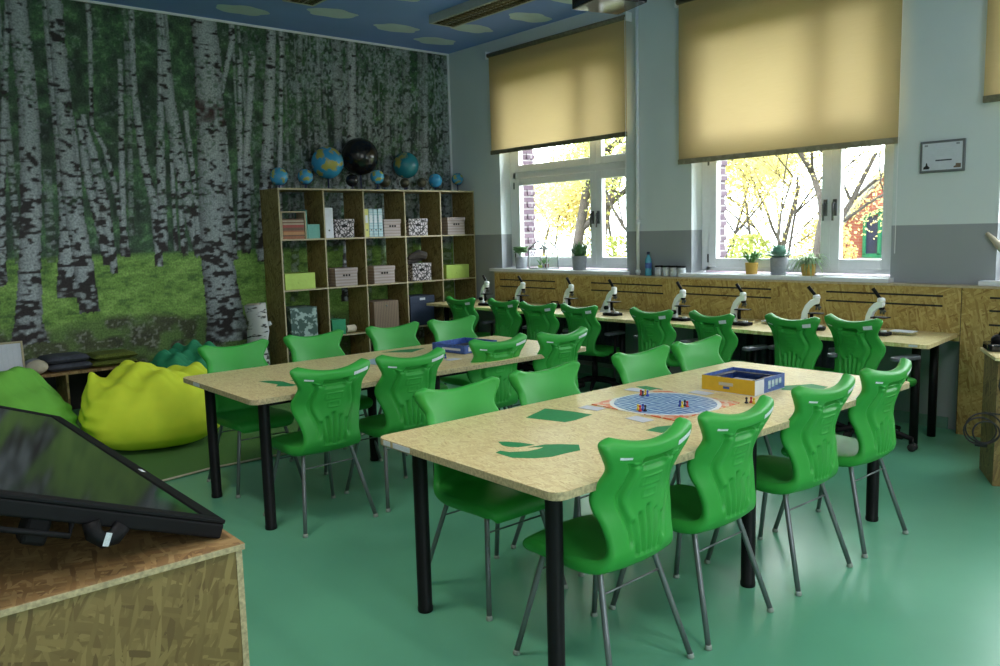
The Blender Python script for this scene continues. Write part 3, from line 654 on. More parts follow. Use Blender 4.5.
for rz, yy, lst, labs in rows:
    for (x, y, dr), lab in zip(lst, labs):
        yv = yy if y == 0 else y
        if cnt == 0: first.location = (x, yv, 0); first.rotation_euler = (0, 0, rz + R(dr)); first['label'] = lab
        else: again(first, lab, (x, yv, 0), rz + R(dr))
        cnt += 1

# swivel chairs at the workbench (local +y forward, placed facing +x)
def make_swivel():
    t = thing('swivel_chair', '', 'chair', (0, 0, 0), 0, 'green swivel chairs along the workbench')
    o = bpy.data.objects.new('seat_shell', SHELL); COL.objects.link(o); o.parent = t
    sticker('size_sticker', -.185, -.135, .846, .856, M['sticker'], o); s = sticker('square_sticker', .125, .185, .846, .880, M['sticker'], o)
    s['label'] = 'square white sticker'
    MB().lathe([(.028, .16), (.028, .30), (.018, .30), (.018, .42)], (0, 0, 0), 16).build('gas_column', M['blackpl'], t, smooth=True)
    MB().box(-.09, .09, -.10, .10, .408, .428).build('seat_plate', M['blackpl'], t, bevel=.004)
    for k in range(5):
        a = 2 * PI * k / 5 + .3; c, s_ = math.cos(a), math.sin(a)
        arm = MB().tube([(.02 * c, .02 * s_, .135), (.15 * c, .15 * s_, .12), (.29 * c, .29 * s_, .085)], [.026, .021, .015], 10).build('base_spoke', M['blackpl'], t, smooth=True)
        cs = MB(); cx, cy = .29 * c, .29 * s_
        for q in (-1, 1):
            Mx = Matrix.Translation((cx - s_ * .017 * q, cy + c * .017 * q, .028)) @ Matrix.Rotation(a, 4, 'Z') @ Matrix.Rotation(PI / 2, 4, 'X')
            cs.lathe([(.010, -.009), (.027, -.009), (.028, 0), (.027, .009), (.010, .009)], (0, 0, 0), 16, 0, Mx)
        cs.tube([(cx, cy, .045), (cx, cy, .09)], .007, 8); cs.build('castor', M['rubber'], arm, smooth=True)
    for sx in (-1, 1):
        ar = MB().tube([(sx * .10, 0, .418), (sx * .235, -.0, .42), (sx * .265, 0, .45), (sx * .268, 0, .62)], .014, 10).build('armrest', M['blackpl'], t, smooth=True)
        MB().prism(rrect(sx * .268 - .04, sx * .268 + .04, -.13, .12, .035), .62, .648).build('arm_pad', M['armpad'], ar, bevel=.008)
    return t
M['armpad'] = plain('dark_arm_pad', (.10, .11, .13), .28)
sw = make_swivel()
SW = [(-1.067, -1.46, .88, 3), (-.985, -2.09, .88, 0), (-1.06, -2.71, .88, 6), (-.99, -3.21, .88, 0), (-1.094, -4.17, .90, -3), (-1.105, -4.79, .905, -10), (-1.08, -5.48, .92, -9), (-1.06, -5.93, .937, -15)]
SWL = ['green swivel chair at the bench, half hidden beside the end of the bookcase', 'green swivel chair at the bench, second from the bookcase', 'green swivel chair at the bench, third from the bookcase, below the potted plant', 'green swivel chair at the bench whose seat edge shows, fourth from the bookcase',
       'green swivel chair at the bench under the wall between the windows', 'green swivel chair at the bench in front of the microscope with a fully visible arm', 'green swivel chair at the bench, second from its right end', 'rightmost green swivel chair at the workbench, beside the last microscope']
for i, ((xt, yc, zt, dr), lab) in enumerate(zip(SW, SWL)):
    loc = (xt + .235 * math.cos(R(dr)), yc + .235 * math.sin(R(dr)), zt - .905)
    o = sw if i == 0 else copy_tree(sw)
    o.location = (loc[0], loc[1], 0); o.rotation_euler = (0, 0, -PI / 2 + R(dr)); o['label'] = lab
    for ch in o.children:
        if ch.name.startswith(('seat_shell', 'seat_plate', 'armrest')): ch.location = (0, 0, zt - .905)

# ------------------------------------------------------------------ long tables
def table(name_lab, x0, x1, y0, y1, legx, labels):
    t = thing('long_table', name_lab, 'table', ((x0 + x1) / 2, (y0 + y1) / 2, 0), 0, None)
    ox, oy = (x0 + x1) / 2, (y0 + y1) / 2
    me = MB().prism(rrect(x0 - ox, x1 - ox, y0 - oy, y1 - oy, .05), .73, .76)
    me.m = [0, 0] + [1] * (len(me.f) - 2)
    me.build('tabletop', [M['table'], M['table_edge']], t, bevel=.002)
    for x in legx:
        for y in (y0 + .139, y1 - .139):
            MB().lathe([(.031, 0), (.033, .004), (.033, .02), (.031, .024), (.031, .73)], (x - ox, y - oy, 0), 24).build('leg', M['black'], t, auto=True)
    MB().box(legx[0] - ox, legx[-1] - ox, y0 + .125 - oy, y0 + .152 - oy, .69, .73).build('apron_rail', M['black'], t)
    MB().box(legx[0] - ox, legx[-1] - ox, y1 - .152 - oy, y1 - .125 - oy, .69, .73).build('apron_rail', M['black'], t)
    for (a, b) in labels:
        MB().box(x0 - ox - .0015, x0 - ox, a - oy, b - oy, .735, .756).build('label', M['label'], t)
    return t, ox, oy
TA, ax, ay = table('long near table with pale strand board top and black round legs', -4.8454, -2.2232, -6.8495, -5.7706, (-4.724, -3.53, -2.344), [(-6.02, -5.90), (-5.88, -5.83)])
TB, bx, by = table('farther long table with pale strand board top beside the bookcase', -4.8901, -2.3499, -4.6409, -3.5907, (-4.769, -3.62, -2.47), [(-3.90, -3.80)])
def decal(parent, ox, oy, polys):
    for p in polys:
        mb = MB(); mb.prism([(a - ox, b - oy) for a, b in p], .7600, .7608); mb.build('leaf_decal', M['decal'], parent)
decal(TA, ax, ay, [
 [(-4.658, -6.329), (-4.628, -6.318), (-4.615, -6.362), (-4.558, -6.402), (-4.501, -6.408), (-4.47, -6.40), (-4.52, -6.362), (-4.444, -6.377), (-4.4, -6.416), (-4.354, -6.475), (-4.409, -6.535), (-4.477, -6.526), (-4.548, -6.523), (-4.606, -6.492), (-4.661, -6.426)],
 [(-4.545, -6.209), (-4.523, -6.232), (-4.491, -6.287), (-4.475, -6.350), (-4.545, -6.33), (-4.568, -6.296), (-4.569, -6.262)],
 [(-4.18, -5.975), (-3.987, -5.899), (-3.944, -6.048), (-3.933, -6.151), (-4.064, -6.171), (-4.121, -6.166)],
 [(-3.285, -5.865), (-3.235, -5.892), (-3.245, -6.013), (-3.335, -6.013)],
 [(-3.992, -6.514), (-3.912, -6.51), (-3.846, -6.54), (-3.891, -6.59), (-3.985, -6.591)],
 [(-2.86, -6.47), (-2.80, -6.40), (-2.62, -6.50), (-2.64, -6.60), (-2.80, -6.62)]])
decal(TB, bx, by, [[(-4.619, -4.122), (-4.562, -4.147), (-4.521, -4.233), (-4.526, -4.333), (-4.509, -4.399), (-4.554, -4.416), (-4.622, -4.353), (-4.585, -4.303)],
 [(-4.48, -4.24), (-4.395, -4.238), (-4.383, -4.327), (-4.463, -4.333)], [(-4.306, -3.997), (-4.258, -3.996), (-4.29, -4.124), (-4.358, -4.126)], [(-3.49, -3.68), (-3.324, -3.685), (-3.158, -3.747), (-3.339, -3.842)], [(-3.15, -4.30), (-2.95, -4.22), (-2.93, -4.34), (-3.1, -4.42)]])
for (mnx, mny, ox_, oy_, par) in ((-4.45, -6.47, ax, ay, TA),): pass

# board game on the near table
m, nt, b = newmat('game_board_print'); N = nt.nodes; L = nt.links
tc = N.new('ShaderNodeTexCoord'); sp = N.new('ShaderNodeSeparateXYZ'); L.new(tc.outputs['Object'], sp.inputs[0])
ln = N.new('ShaderNodeVectorMath'); ln.operation = 'LENGTH'; cbz = N.new('ShaderNodeCombineXYZ'); L.new(sp.outputs['X'], cbz.inputs['X']); L.new(sp.outputs['Y'], cbz.inputs['Y']); L.new(cbz.outputs[0], ln.inputs[0])
wv = N.new('ShaderNodeTexWave'); wv.inputs['Scale'].default_value = 11; wv.inputs['Distortion'].default_value = 6.5; wv.inputs['Detail'].default_value = 2; wv.bands_direction = 'X'; L.new(tc.outputs['Object'], wv.inputs['Vector'])
r1 = N.new('ShaderNodeValToRGB'); e = r1.color_ramp.elements; e[0].color = (.02, .12, .42, 1); e[1].color = (.62, .74, .86, 1); e[0].position = .30; e[1].position = .95; k = e.new(.62); k.color = (.06, .30, .55, 1); L.new(wv.outputs['Fac'], r1.inputs['Fac'])
ns = N.new('ShaderNodeTexNoise'); ns.inputs['Scale'].default_value = 24; L.new(tc.outputs['Object'], ns.inputs['Vector']); r3 = N.new('ShaderNodeValToRGB'); r3.color_ramp.elements[0].position = .5; r3.color_ramp.elements[1].position = .53; r3.color_ramp.elements[0].color = (.72, .15, .05, 1); r3.color_ramp.elements[1].color = (.75, .55, .40, 1); L.new(ns.outputs['Fac'], r3.inputs['Fac'])
gt = N.new('ShaderNodeMath'); gt.operation = 'GREATER_THAN'; gt.inputs[1].default_value = .262; L.new(ln.outputs['Value'], gt.inputs[0])
mx = N.new('ShaderNodeMixRGB'); L.new(gt.outputs[0], mx.inputs[0]); L.new(r1.outputs[0], mx.inputs[1]); L.new(r3.outputs[0], mx.inputs[2])
gl = N.new('ShaderNodeMath'); gl.operation = 'COMPARE'; gl.inputs[1].default_value = .252; gl.inputs[2].default_value = .010; L.new(ln.outputs['Value'], gl.inputs[0])
m2 = N.new('ShaderNodeMixRGB'); m2.inputs[2].default_value = (.8, .82, .85, 1); L.new(gl.outputs[0], m2.inputs[0]); L.new(mx.outputs[0], m2.inputs[1]); L.new(m2.outputs[0], b.inputs['Base Color']); setp(b, rough=.35)
t = thing('board_game', 'square blue patterned game board with orange corners lying on the near table', 'game board', (-3.53, -6.25, .7608))
MB().prism(rrect(-.25, .25, -.25, .25, .01), 0, .004).build('board', m, t)
PC = [(.55, .03, .03), (.75, .55, .03), (.03, .06, .4), (.02, .02, .03)]
PM = [plain('pawn_colour_%s' % n, c, .3) for n, c in zip(('red', 'yellow', 'blue', 'black'), PC)]
PN = ['red', 'yellow', 'blue', 'black']
PP = [('a', -3.462, -6.046, 'beside the far card'), ('b', -3.736, -6.257, 'near the left board corner'), ('c', -3.538, -6.344, 'in the middle of the board'), ('d', -3.26, -6.52, 'by the second front chair')]
i = 0
for _, px, py, where in PP:
    for k, (dx, dy) in enumerate(((0, 0), (.021, -.012), (.010, -.034), (-.012, -.022))):
        if _ == 'd' and k > 2: continue
        z0 = .7649 if (abs(px + dx + 3.53) < .25 and abs(py + dy + 6.25) < .25) else .7612
        p = thing('game_pawn', 'tiny %s game pawn in the cluster %s' % (PN[(k + i) % 4], where), 'pawn', (px + dx, py + dy, z0), 0, 'game pawns on the board')
        MB().lathe([(.009, 0), (.009, .003), (.005, .008), (.004, .019)], (0, 0, 0), 12).build('pawn_body', PM[(k + i) % 4], p, smooth=True)
        MB().sphere((0, 0, .023), .0062, 10, 8).build('pawn_head', PM[(k + i) % 4], p, smooth=True)
    i += 1
for j, (cx, cy, a, w) in enumerate(((-3.835, -6.06, 8, 'left of the game board'), (-3.86, -6.37, -6, 'at the front edge of the game board'), (-3.36, -5.93, 4, 'behind the game board'), (-3.20, -6.22, 0, 'between the game board and the yellow box'))):
    o = MB().box(-.035, .035, -.055, .055, 0, .0016).build('game_card', M['paper']); o.location = (cx, cy, .7612); o.rotation_euler = (0, 0, R(a)); tag(o, 'white game card lying ' + w, 'card', 'white game cards')
def open_box(name, label, cx, cy, rz, sx, sy, h, mats, cat='box'):
    """mats: left(-x), front(-y), other outside, inside"""
    t = thing(name, label, cat, (cx, cy, .7612), rz)
    w = .004; a, b = sx / 2, sy / 2
    MB().box(-a, a, -b, b, 0, .003).build('bottom', mats[3], t)
    for (x0, x1, y0, y1, mt) in ((-a, -a + w, -b, b, mats[0]), (a - w, a, -b, b, mats[2]), (-a + w, a - w, -b, -b + w, mats[1]), (-a + w, a - w, b - w, b, mats[2])):
        MB().box(x0, x1, y0, y1, .003, h).build('side', mt, t)
    return t
bxA = open_box('game_box', 'open yellow and blue game box bottom standing on the near table', -2.965, -6.31, R(3), .30, .30, .078, (M['gold'], M['blue'], M['blue'], M['paper']))
MB().box(-.135, .135, -.135, -.10, .06, .066).build('inner_rim', M['darkblue'], bxA); MB().box(-.135, .135, .10, .135, .06, .066).build('inner_rim', M['darkblue'], bxA)
MB().box(-.135, -.10, -.10, .10, .06, .066).build('inner_rim', M['darkblue'], bxA); MB().box(.10, .135, -.10, .10, .06, .066).build('inner_rim', M['darkblue'], bxA)
MB().box(-.10, .10, -.10, .10, .03, .034).build('tray', M['paper'], bxA)
MB().box(-.15, -.062, -.1512, -.15, .004, .076).build('white_panel', M['paper'], bxA)
MB().box(-.1512, -.15, -.03, .05, .036, .052).build('printed_title', M['beige'], bxA); MB().box(-.1512, -.15, -.01, .025, .02, .032).build('printed_logo', M['blue'], bxA)
for k in range(4): MB().box(-.02 + k * .036, .005 + k * .036, -.1512, -.15, .02 + .004 * k, .06).build('printed_panel', M['bookspine'], bxA)
bxB = open_box('game_box', 'open dark blue game box bottom standing on the farther table', -3.02, -4.05, R(8), .34, .32, .06, (M['blue'], M['blue'], M['blue'], M['darkblue']))
for k in range(3): MB().box(-.12 + .09 * k, -.05 + .09 * k, -.1, .1, .004, .03).build('card_stack', M['darkblue'], bxB)
MB().box(-.1712, -.17, -.12, .06, .02, .036).build('printed_title', M['paper'], bxB); MB().box(-.13, -.09, -.1612, -.16, .015, .045).build('printed_logo', M['paper'], bxB)
for j, (cx, cy, a, w) in enumerate(((-3.74, -4.06, 12, 'with a light blue print on the farther table'),)):
    o = MB().box(-.10, .10, -.14, .14, 0, .0015).build('paper_sheet', M['bookspine']); o.location = (cx, cy, .7612); o.rotation_euler = (0, 0, R(a)); tag(o, 'sheet ' + w, 'paper')
o = thing('game_pawn', 'blue game pawn standing alone beside the blue box on the farther table', 'pawn', (-3.36, -4.27, .7612)); MB().lathe([(.009, 0), (.009, .003), (.005, .008), (.004, .019)], (0, 0, 0), 12).build('pawn_body', PM[2], o, smooth=True); MB().sphere((0, 0, .023), .0062, 10, 8).build('pawn_head', PM[2], o, smooth=True)
o = MB().box(-.05, .05, -.035, .035, 0, .0016).build('game_card', M['paper']); o.location = (-3.36, -4.30, .7612); tag(o, 'white game card under the lone pawn on the farther table', 'card'); o.location.y = -4.35

# ------------------------------------------------------------------ bookcase
XE = [-2.68, -2.145, -1.636, -1.075, -.546, -.025]; ZS = [.0, .484, 1.03, 1.578, 2.112]; th = .016; YB, YFr = -.035, -.47
t = thing('bookcase', 'tall open strand board bookcase of twenty cubbies against the forest mural', 'bookcase', (0, 0, 0))
for i, x in enumerate(XE):
    x0 = x if i == 0 else x - th / 2; x1 = x + th if i == 0 else x + th / 2
    mb = MB().box(x0, x1, YFr, YB, 0, 2.104 if i in (0, 5) else 2.10); mb.m = [0, 0, 1, 0, 0, 0]; mb.build('upright', [M['shelfwood'], M['shelfedge']], t)
M['shelfz'] = osb('osb_shelf', (96, 78, 42), (150, 130, 80), (168, 150, 98), 'xy', .6)
mb = MB().box(-2.682, -.015, YFr - .002, YB, 2.104, 2.122); mb.m = [0, 0, 1, 0, 0, 0]; mb.build('top_board', [M['shelfz'], M['shelfedge']], t)
for zi, z in enumerate(ZS[:-1]):
    for i in range(5):
        zt = z + .07 if zi == 0 else z
        mb = MB().box(XE[i] + th * (1 if i == 0 else .5), XE[i + 1] - th / 2, YFr, YB, zt - th if zi else zt - th, zt); mb.m = [0, 0, 1, 0, 0, 0]; mb.build('shelf_board', [M['shelfz'], M['shelfedge']], t)
BKF = -.44
def lidbox(label, x0, x1, z0, h, mat, kind, d=.30, y0=BKF, group=None, rz=0, lid=True):
    w = x1 - x0; t = thing('storage_box', label, 'box', ((x0 + x1) / 2, y0 + d / 2, z0), rz, group)
    if lid:
        MB().box(-w / 2 + .006, w / 2 - .006, -d / 2 + .006, d / 2 - .006, 0, h * .78).build('body', mat, t, bevel=.002)
        MB().box(-w / 2, w / 2, -d / 2, d / 2, h * .76, h).build('lid', mat, t, bevel=.003)
    else: MB().box(-w / 2, w / 2, -d / 2, d / 2, 0, h).build('body', mat, t, bevel=.003)
    if kind == 'dots':
        for k in (-1, 0, 1): MB().lathe([(.0, 0), (.012, 0), (.012, .003), (0, .003)], (k * .035, -d / 2 + .003, h * .60), 14, 0, Matrix.Rotation(PI / 2, 4, 'X')).build('finger_hole', M['black'], t)
    if kind == 'grip': MB().prism(rrect(-.035, .035, h * .55, h * .55 + .03, .012), -d / 2 + .002, -d / 2 + .007, axis='y').build('grip_hole', M['black'], t)
    if kind == 'tab': MB().prism([(-.03, h * .42), (.03, h * .42), (.02, h * .36), (-.02, h * .36)], -d / 2 - .006, -d / 2, axis='y').build('pull_tab', mat, t)
    if kind == 'label': MB().box(-.04, .04, -d / 2 - .0015, -d / 2, h * .86, h * .94).build('label', M['label'], t)
    if kind == 'knob':
        MB().tube([(0, -d / 2, h * .84), (0, -d / 2 - .012, h * .84)], .010, 10).build('knob', M['steel'], t, smooth=True)
    return t
z1, z2, z3 = ZS[3] + .001, ZS[2] + .001, ZS[1] + .001
lidbox('small grey green box in the top left cubby, right of the booklets', -2.335, -2.19, z1, .155, M['teal'], '', .2, lid=False)
lidbox('dark floral lidded box right of the white binder', -2.005, -1.75, z1, .21, M['floral'], 'grip', group='floral boxes')
lidbox('mauve lidded box right of the blue folders', -1.355, -1.115, z1, .20, M['pinkgrey'], 'dots', group='mauve boxes')
lidbox('floral lidded box alone in a top row cubby', -1.01, -.72, z1, .205, M['floral'], 'grip', group='floral boxes')
lidbox('mauve lidded box in the top right cubby', -.425, -.145, z1, .215, M['pinkgrey'], 'dots', group='mauve boxes')
lidbox('lime green box at the left end of the middle shelf', -2.64, -2.28, z2, .175, M['lime'], 'tab', lid=False, group='lime boxes')
lidbox('mauve lidded box in the middle row, second cubby', -2.03, -1.735, z2, .205, M['pinkgrey'], 'dots', group='mauve boxes')
lidbox('mauve lidded box in the middle row, centre cubby', -1.52, -1.225, z2, .205, M['pinkgrey'], 'dots', group='mauve boxes')
lidbox('floral lidded box below a piece of bark', -.98, -.69, z2, .215, M['floral'], 'grip', group='floral boxes')
lidbox('lime green box at the right end of the middle shelf', -.465, -.105, z2, .17, M['lime'], 'tab', lid=False, group='lime boxes')
lidbox('tall box with leaf print in the lower left cubby', -2.60, -2.28, z3, .345, M['foliagebox'], '', lid=False)
lidbox('small emerald box beside a cream roll', -2.10, -1.925, z3, .17, M['emerald'], '', .18, lid=False)
lidbox('brown striped box with a small knob', -1.54, -1.20, z3, .335, M['wicker'], 'knob', lid=False)
lidbox('navy blue lidded box with white label', -1.03, -.665, z3, .36, M['navy'], 'label')
o = MB().tube([(-1.90, -.38, z3 + .045), (-1.77, -.36, z3 + .045)], [.044, .044], 20).build('paper_roll', M['cream'], smooth=False); tag(o, 'short cream roll lying right of the emerald box', 'roll')
# booklets under a little shelf
t = thing('booklet_rack', 'small pale wooden rack filled with orange and red booklets', 'rack', (-2.50, -.34, z1))
MB().box(-.145, .145, -.10, .10, .285, .297).build('rack_top', M['shelfedge'], t); MB().box(-.145, -.133, -.10, .10, 0, .285).build('rack_side', M['shelfedge'], t); MB().box(.133, .145, -.10, .10, 0, .285).build('rack_side', M['shelfedge'], t)
zz = z1 + .0005; rr = random.Random(4); BC = [plain('booklet_%s' % n, c, .6) for n, c in (('rust', (.30, .10, .04)), ('orange', (.42, .20, .08)), ('brown', (.14, .07, .04)), ('red', (.30, .05, .04)), ('sand', (.36, .28, .2)))]
BN = ['rust', 'orange', 'brown', 'red', 'sand coloured']
for k in range(14):
    hh = .012 + .006 * rr.random(); q = rr.randrange(5); sx = rr.uniform(-.004, .004)
    o = MB().box(-.125, .125, -.088, .088, 0, hh).build('booklet', BC[q]); o.location = (-2.50 + sx, -.345, zz); zz += hh + .0006
    tag(o, '%s booklet in the wooden rack, %s from the bottom' % (BN[q], ['lowest', 'second', 'third', 'fourth', 'fifth', 'sixth', 'seventh', 'eighth', 'ninth', 'tenth', 'eleventh', 'twelfth', 'thirteenth', 'fourteenth'][k]), 'booklet', 'booklets in the wooden rack')
o = MB().box(-2.352, -2.341, BKF, BKF + .26, z1, z1 + .315).build('folder', M['teal'], bevel=.002); tag(o, 'thin teal board standing right of the booklet rack', 'folder')
def binder(label, x0, x1, h, mat, group=None):
    t = thing('ring_binder', label, 'binder', ((x0 + x1) / 2, BKF + .14, z1), 0, group); w = x1 - x0
    MB().box(-w / 2, w / 2, -.14, .14, 0, h).build('cover', mat, t, bevel=.004)
    MB().lathe([(0, 0), (.010, 0), (.010, .002), (0, .002)], (0, -.1395, h * .25), 12, 0, Matrix.Rotation(PI / 2, 4, 'X')).build('finger_ring', M['handle'], t)
    MB().box(-w * .3, w * .3, -.1412, -.14, h * .5, h * .78).build('spine_label', M['paper'], t)
binder('wide white binder left of the dark floral box', -2.13, -2.02, .335, M['paper'])
binder('yellow binder at the left end of the folder row', -1.615, -1.56, .32, M['yellowfolder'], 'folders in the centre cubby')
binder('light blue binder next to the yellow one', -1.555, -1.50, .325, M['bookspine'], 'folders in the centre cubby')
binder('light blue binder in the middle of the folder row', -1.495, -1.44, .32, M['bookspine'], 'folders in the centre cubby')
binder('light blue binder touching the mauve box', -1.432, -1.372, .325, M['bookspine'], 'folders in the centre cubby')
# piece of bark on the floral box
mb = MB(); mb.tube([(-.13, 0, .05), (-.05, .01, .075), (.03, 0, .095), (.11, -.02, .075), (.14, 0, .06)], [.02, .045, .06, .05, .012], 9)
mb.tube([(-.14, .03, .02), (.0, .05, .03), (.1, .04, .03)], [.03, .035, .02], 8)
o = mb.build('bark_piece', M['bark']); o.location = (-.83, -.33, z2 + .222); tag(o, 'rough piece of bark lying on a floral box', 'bark')

# globes
def globe(kind, label, x, zc, r, mat, y=-.25, group=None):
    r *= 1.18; zc += .008
    zt = 2.1225; t = thing('globe', label, 'globe', (x, y, zt), 0, group); c = zc - zt
    MB().sphere((0, 0, c), r, 36, 20).build('ball', mat, t, smooth=True)
    if kind == 'arm':
        P = []
        for k in range(15):
            a = R(-115 + 13 * k) ; P.append((r * 1.09 * math.cos(a), 0, c + r * 1.09 * math.sin(a)))
        MB().tube(P, .0035, 6).build('meridian_arm', M['globestand'], t, smooth=True)
    b = max(.03, r * .55); g_ = max(.004, c - r)
    MB().lathe([(b, 0), (b, .006), (b * .5, .012), (.008, min(.02, g_)), (.007, max(.021, g_ + r * .06))], (0, 0, 0), 20).build('stand', M['globestand'], t, smooth=True)
M['globestand'] = plain('navy_globe_stand', (.02, .02, .10), .4); M['woodstand'] = plain('wood_globe_stand', (.2, .12, .07), .5)
def z_at(zc, dy): return zc
G = [('arm', 'small blue globe on the bookcase, leftmost of all', -2.55, 2.250, .082, 'globesmall'), ('arm', 'small blue globe second from the left on the bookcase', -2.235, 2.255, .072, 'globesmall'),
     ('plain', 'large blue world globe with orange land, left of the black sphere', -1.945, 2.418, .152, 'globeblue'), ('plain', 'large black sphere, biggest of the globes', -1.50, 2.505, .183, 'globedark'),
     ('arm', 'small blue globe in front of the black sphere', -1.40, 2.262, .068, 'globesmall'), ('plain', 'small brown globe between the black sphere and the teal one', -1.20, 2.232, .068, 'globebrown'),
     ('plain', 'large teal globe right of the black sphere', -.83, 2.430, .135, 'globeteal'), ('plain', 'tiny dark globe under the left of the teal globe', -.965, 2.205, .05, 'globebrown'), ('plain', 'tiny dark globe under the right of the teal globe', -.73, 2.21, .052, 'globebrown'),
     ('arm', 'small plain blue globe right of the teal one', -.45, 2.248, .072, 'globeblue'), ('arm', 'small blue globe at the right end of the bookcase', -.10, 2.275, .063, 'globesmall'), ('plain', 'small dark globe in the shadow behind the large blue one', -1.72, 2.215, .06, 'globedark')]
for gi in G:
    y = {-1.50: -.21, -1.40: -.41, -.83: -.17, -.965: -.33, -.73: -.35, -1.72: -.38, -1.945: -.24}.get(gi[2], -.25)
    globe(gi[0], gi[1], gi[2], gi[3], gi[4], M[gi[5]], y, 'globes on top of the bookcase')

# birch log
m, nt, b = newmat('birch_bark'); N = nt.nodes; L = nt.links
tc = N.new('ShaderNodeTexCoord'); mp = N.new('ShaderNodeMapping'); mp.inputs['Scale'].default_value = (8, 8, 28); L.new(tc.outputs['Object'], mp.inputs[0]); no = N.new('ShaderNodeTexNoise'); no.inputs['Scale'].default_value = 1; no.inputs['Detail'].default_value = 4; L.new(mp.outputs[0], no.inputs['Vector'])
r = N.new('ShaderNodeValToRGB'); r.color_ramp.elements[0].position = .40; r.color_ramp.elements[1].position = .47; r.color_ramp.elements[0].color = (.03, .025, .022, 1); r.color_ramp.elements[1].color = (.50, .50, .49, 1); L.new(no.outputs['Fac'], r.inputs['Fac']); L.new(r.outputs[0], b.inputs['Base Color']); setp(b, rough=.8); M['birch'] = m
t = thing('birch_log', 'upright birch log standing on the floor left of the bookcase', 'log', (-3.06, -.6, 0))
mb = MB(); P = [(0, 0, .92 * k / 10) for k in range(11)]; mb.tube([(.01 * math.sin(k), .01 * math.cos(k * 1.3), .92 * k / 10) for k in range(11)], [.105 + .008 * math.sin(k * 2.1) for k in range(11)], 22); mb.build('trunk', M['birch'], t, smooth=True)
MB().tube([(.09, -.03, .70), (.135, -.05, .72)], [.03, .022], 10).build('branch_stub', M['birch'], t, smooth=True)
MB().lathe([(0, 0), (.097, 0), (.095, .004), (0, .004)], (.0, .0, .921), 20).build('cut_face', M['cream'], t)

# ------------------------------------------------------------------ low cabinet along the mural and things on it
t = thing('low_cabinet', 'low open wooden shelf unit along the forest mural behind the bean bags', 'cabinet', (0, 0, 0))
MB().box(-8.2, -4.19, -.49, -.03, .405, .43).build('top_board', M['osbz'], t)
for x in (-8.2, -7.3, -6.4, -5.5, -4.86, -4.21): MB().box(x, x + .018, -.48, -.03, 0, .405).build('divider', M['shelfwood'], t)
MB().box(-8.18, -4.21, -.06, -.04, .0, .40).build('back_board', M['rubber'], t)
t = thing('framed_chart', 'pale wood framed chart with grid cells at the left edge', 'frame', (-5.30, -.36, .431), R(2)); t.rotation_euler = (R(-8), 0, 0)
MB().box(-.145, -.128, -.01, .01, 0, .31).build('frame_side', M['shelfedge'], t); MB().box(.128, .145, -.01, .01, 0, .31).build('frame_side', M['shelfedge'], t); MB().box(-.128, .128, -.01, .01, 0, .035).build('frame_side', M['shelfedge'], t); MB().box(-.128, .128, -.01, .01, .292, .31).build('frame_side', M['shelfedge'], t)
MB().box(-.128, .128, -.003, .005, .035, .292).build('chart', M['paper'], t)
for k in range(6): MB().box(-.128 + .042 * (k + .5), -.126 + .042 * (k + .5), -.0045, -.003, .06, .29).build('grid_line', M['label'], t)
mb = MB(); mb.sphere((0, 0, .055), .09, 24, 14, 0, (1, .8, .72)); o = mb.build('round_stone', M['cream'], smooth=True); o.location = (-5.07, -.40, .441); tag(o, 'pale rounded dome beside the framed chart', 'stone')
mb = MB(); mb.sphere((0, 0, .06), .085, 18, 10, 0, (1.1, .8, .75)); o = mb.build('round_stone', M['grey'], smooth=True); o.location = (-5.06, -.2, .43); tag(o, 'grey lump behind the pale dome on the low shelf', 'stone')
def cushion(label, x, y, z, sx, sy, h, mat, rz=0, group=None):
    n = 16; mb = MB(); P = []; F = []
    for s in (-1, 1):
        for j in range(n + 1):
            for i in range(n + 1):
                u, v = 2 * i / n - 1, 2 * j / n - 1; e = (1 - abs(u) ** 6) * (1 - abs(v) ** 6)
                P.append((u * sx / 2, v * sy / 2, h / 2 + s * h / 2 * (e ** .35) * (1 + .05 * math.sin(5 * u + 3 * v))))
    N1 = (n + 1) ** 2
    for s in range(2):
        for j in range(n):
            for i in range(n):
                q = (s * N1 + j * (n + 1) + i, s * N1 + j * (n + 1) + i + 1, s * N1 + (j + 1) * (n + 1) + i + 1, s * N1 + (j + 1) * (n + 1) + i); F.append(q if s else q[::-1])
    mb.add(P, F); o = mb.build('seat_cushion', mat, smooth=True); o.location = (x, y, z); o.rotation_euler = (0, 0, rz); tag(o, label, 'cushion', group); return o
cushion('charcoal felt cushion, lower of the two on the low shelf', -4.80, -.27, .431, .38, .36, .07, M['darkfelt'], 0, 'charcoal cushions')
cushion('charcoal felt cushion, upper of the two on the low shelf', -4.82, -.26, .503, .37, .35, .07, M['darkfelt'], .06, 'charcoal cushions')
cushion('folded moss green grass mat, bottom layer on the low shelf', -4.42, -.27, .431, .42, .40, .055, M['moss'], 0, 'folded grass mats')
cushion('folded moss green grass mat, top layer on the low shelf', -4.41, -.25, .488, .40, .38, .06, M['moss'], .05, 'folded grass mats')

# turf mat on the floor
mb = MB(); P = []
edge = [(-8.6, -3.35), (-6.2, -3.30), (-5.3, -3.22), (-4.95, -3.17), (-4.55, -3.10), (-3.95, -3.13), (-3.1, -3.0)]
poly = edge + [(-2.9, -.6), (-3.2, -.52), (-8.6, -.52)]
M['turf'] = plain('artificial_turf', (.10, .24, .055), .95, .35, 180, bump=.8)
o = MB().prism(poly, .0, .012).build('turf_mat', [M['turf']]); tag(o, 'green artificial turf mat under the bean bags', 'mat')
e = MB(); e.tube([(a, b - .004, .012) for a, b in edge], .008, 6); e.build('pale_border', M['cream'], o, smooth=True)

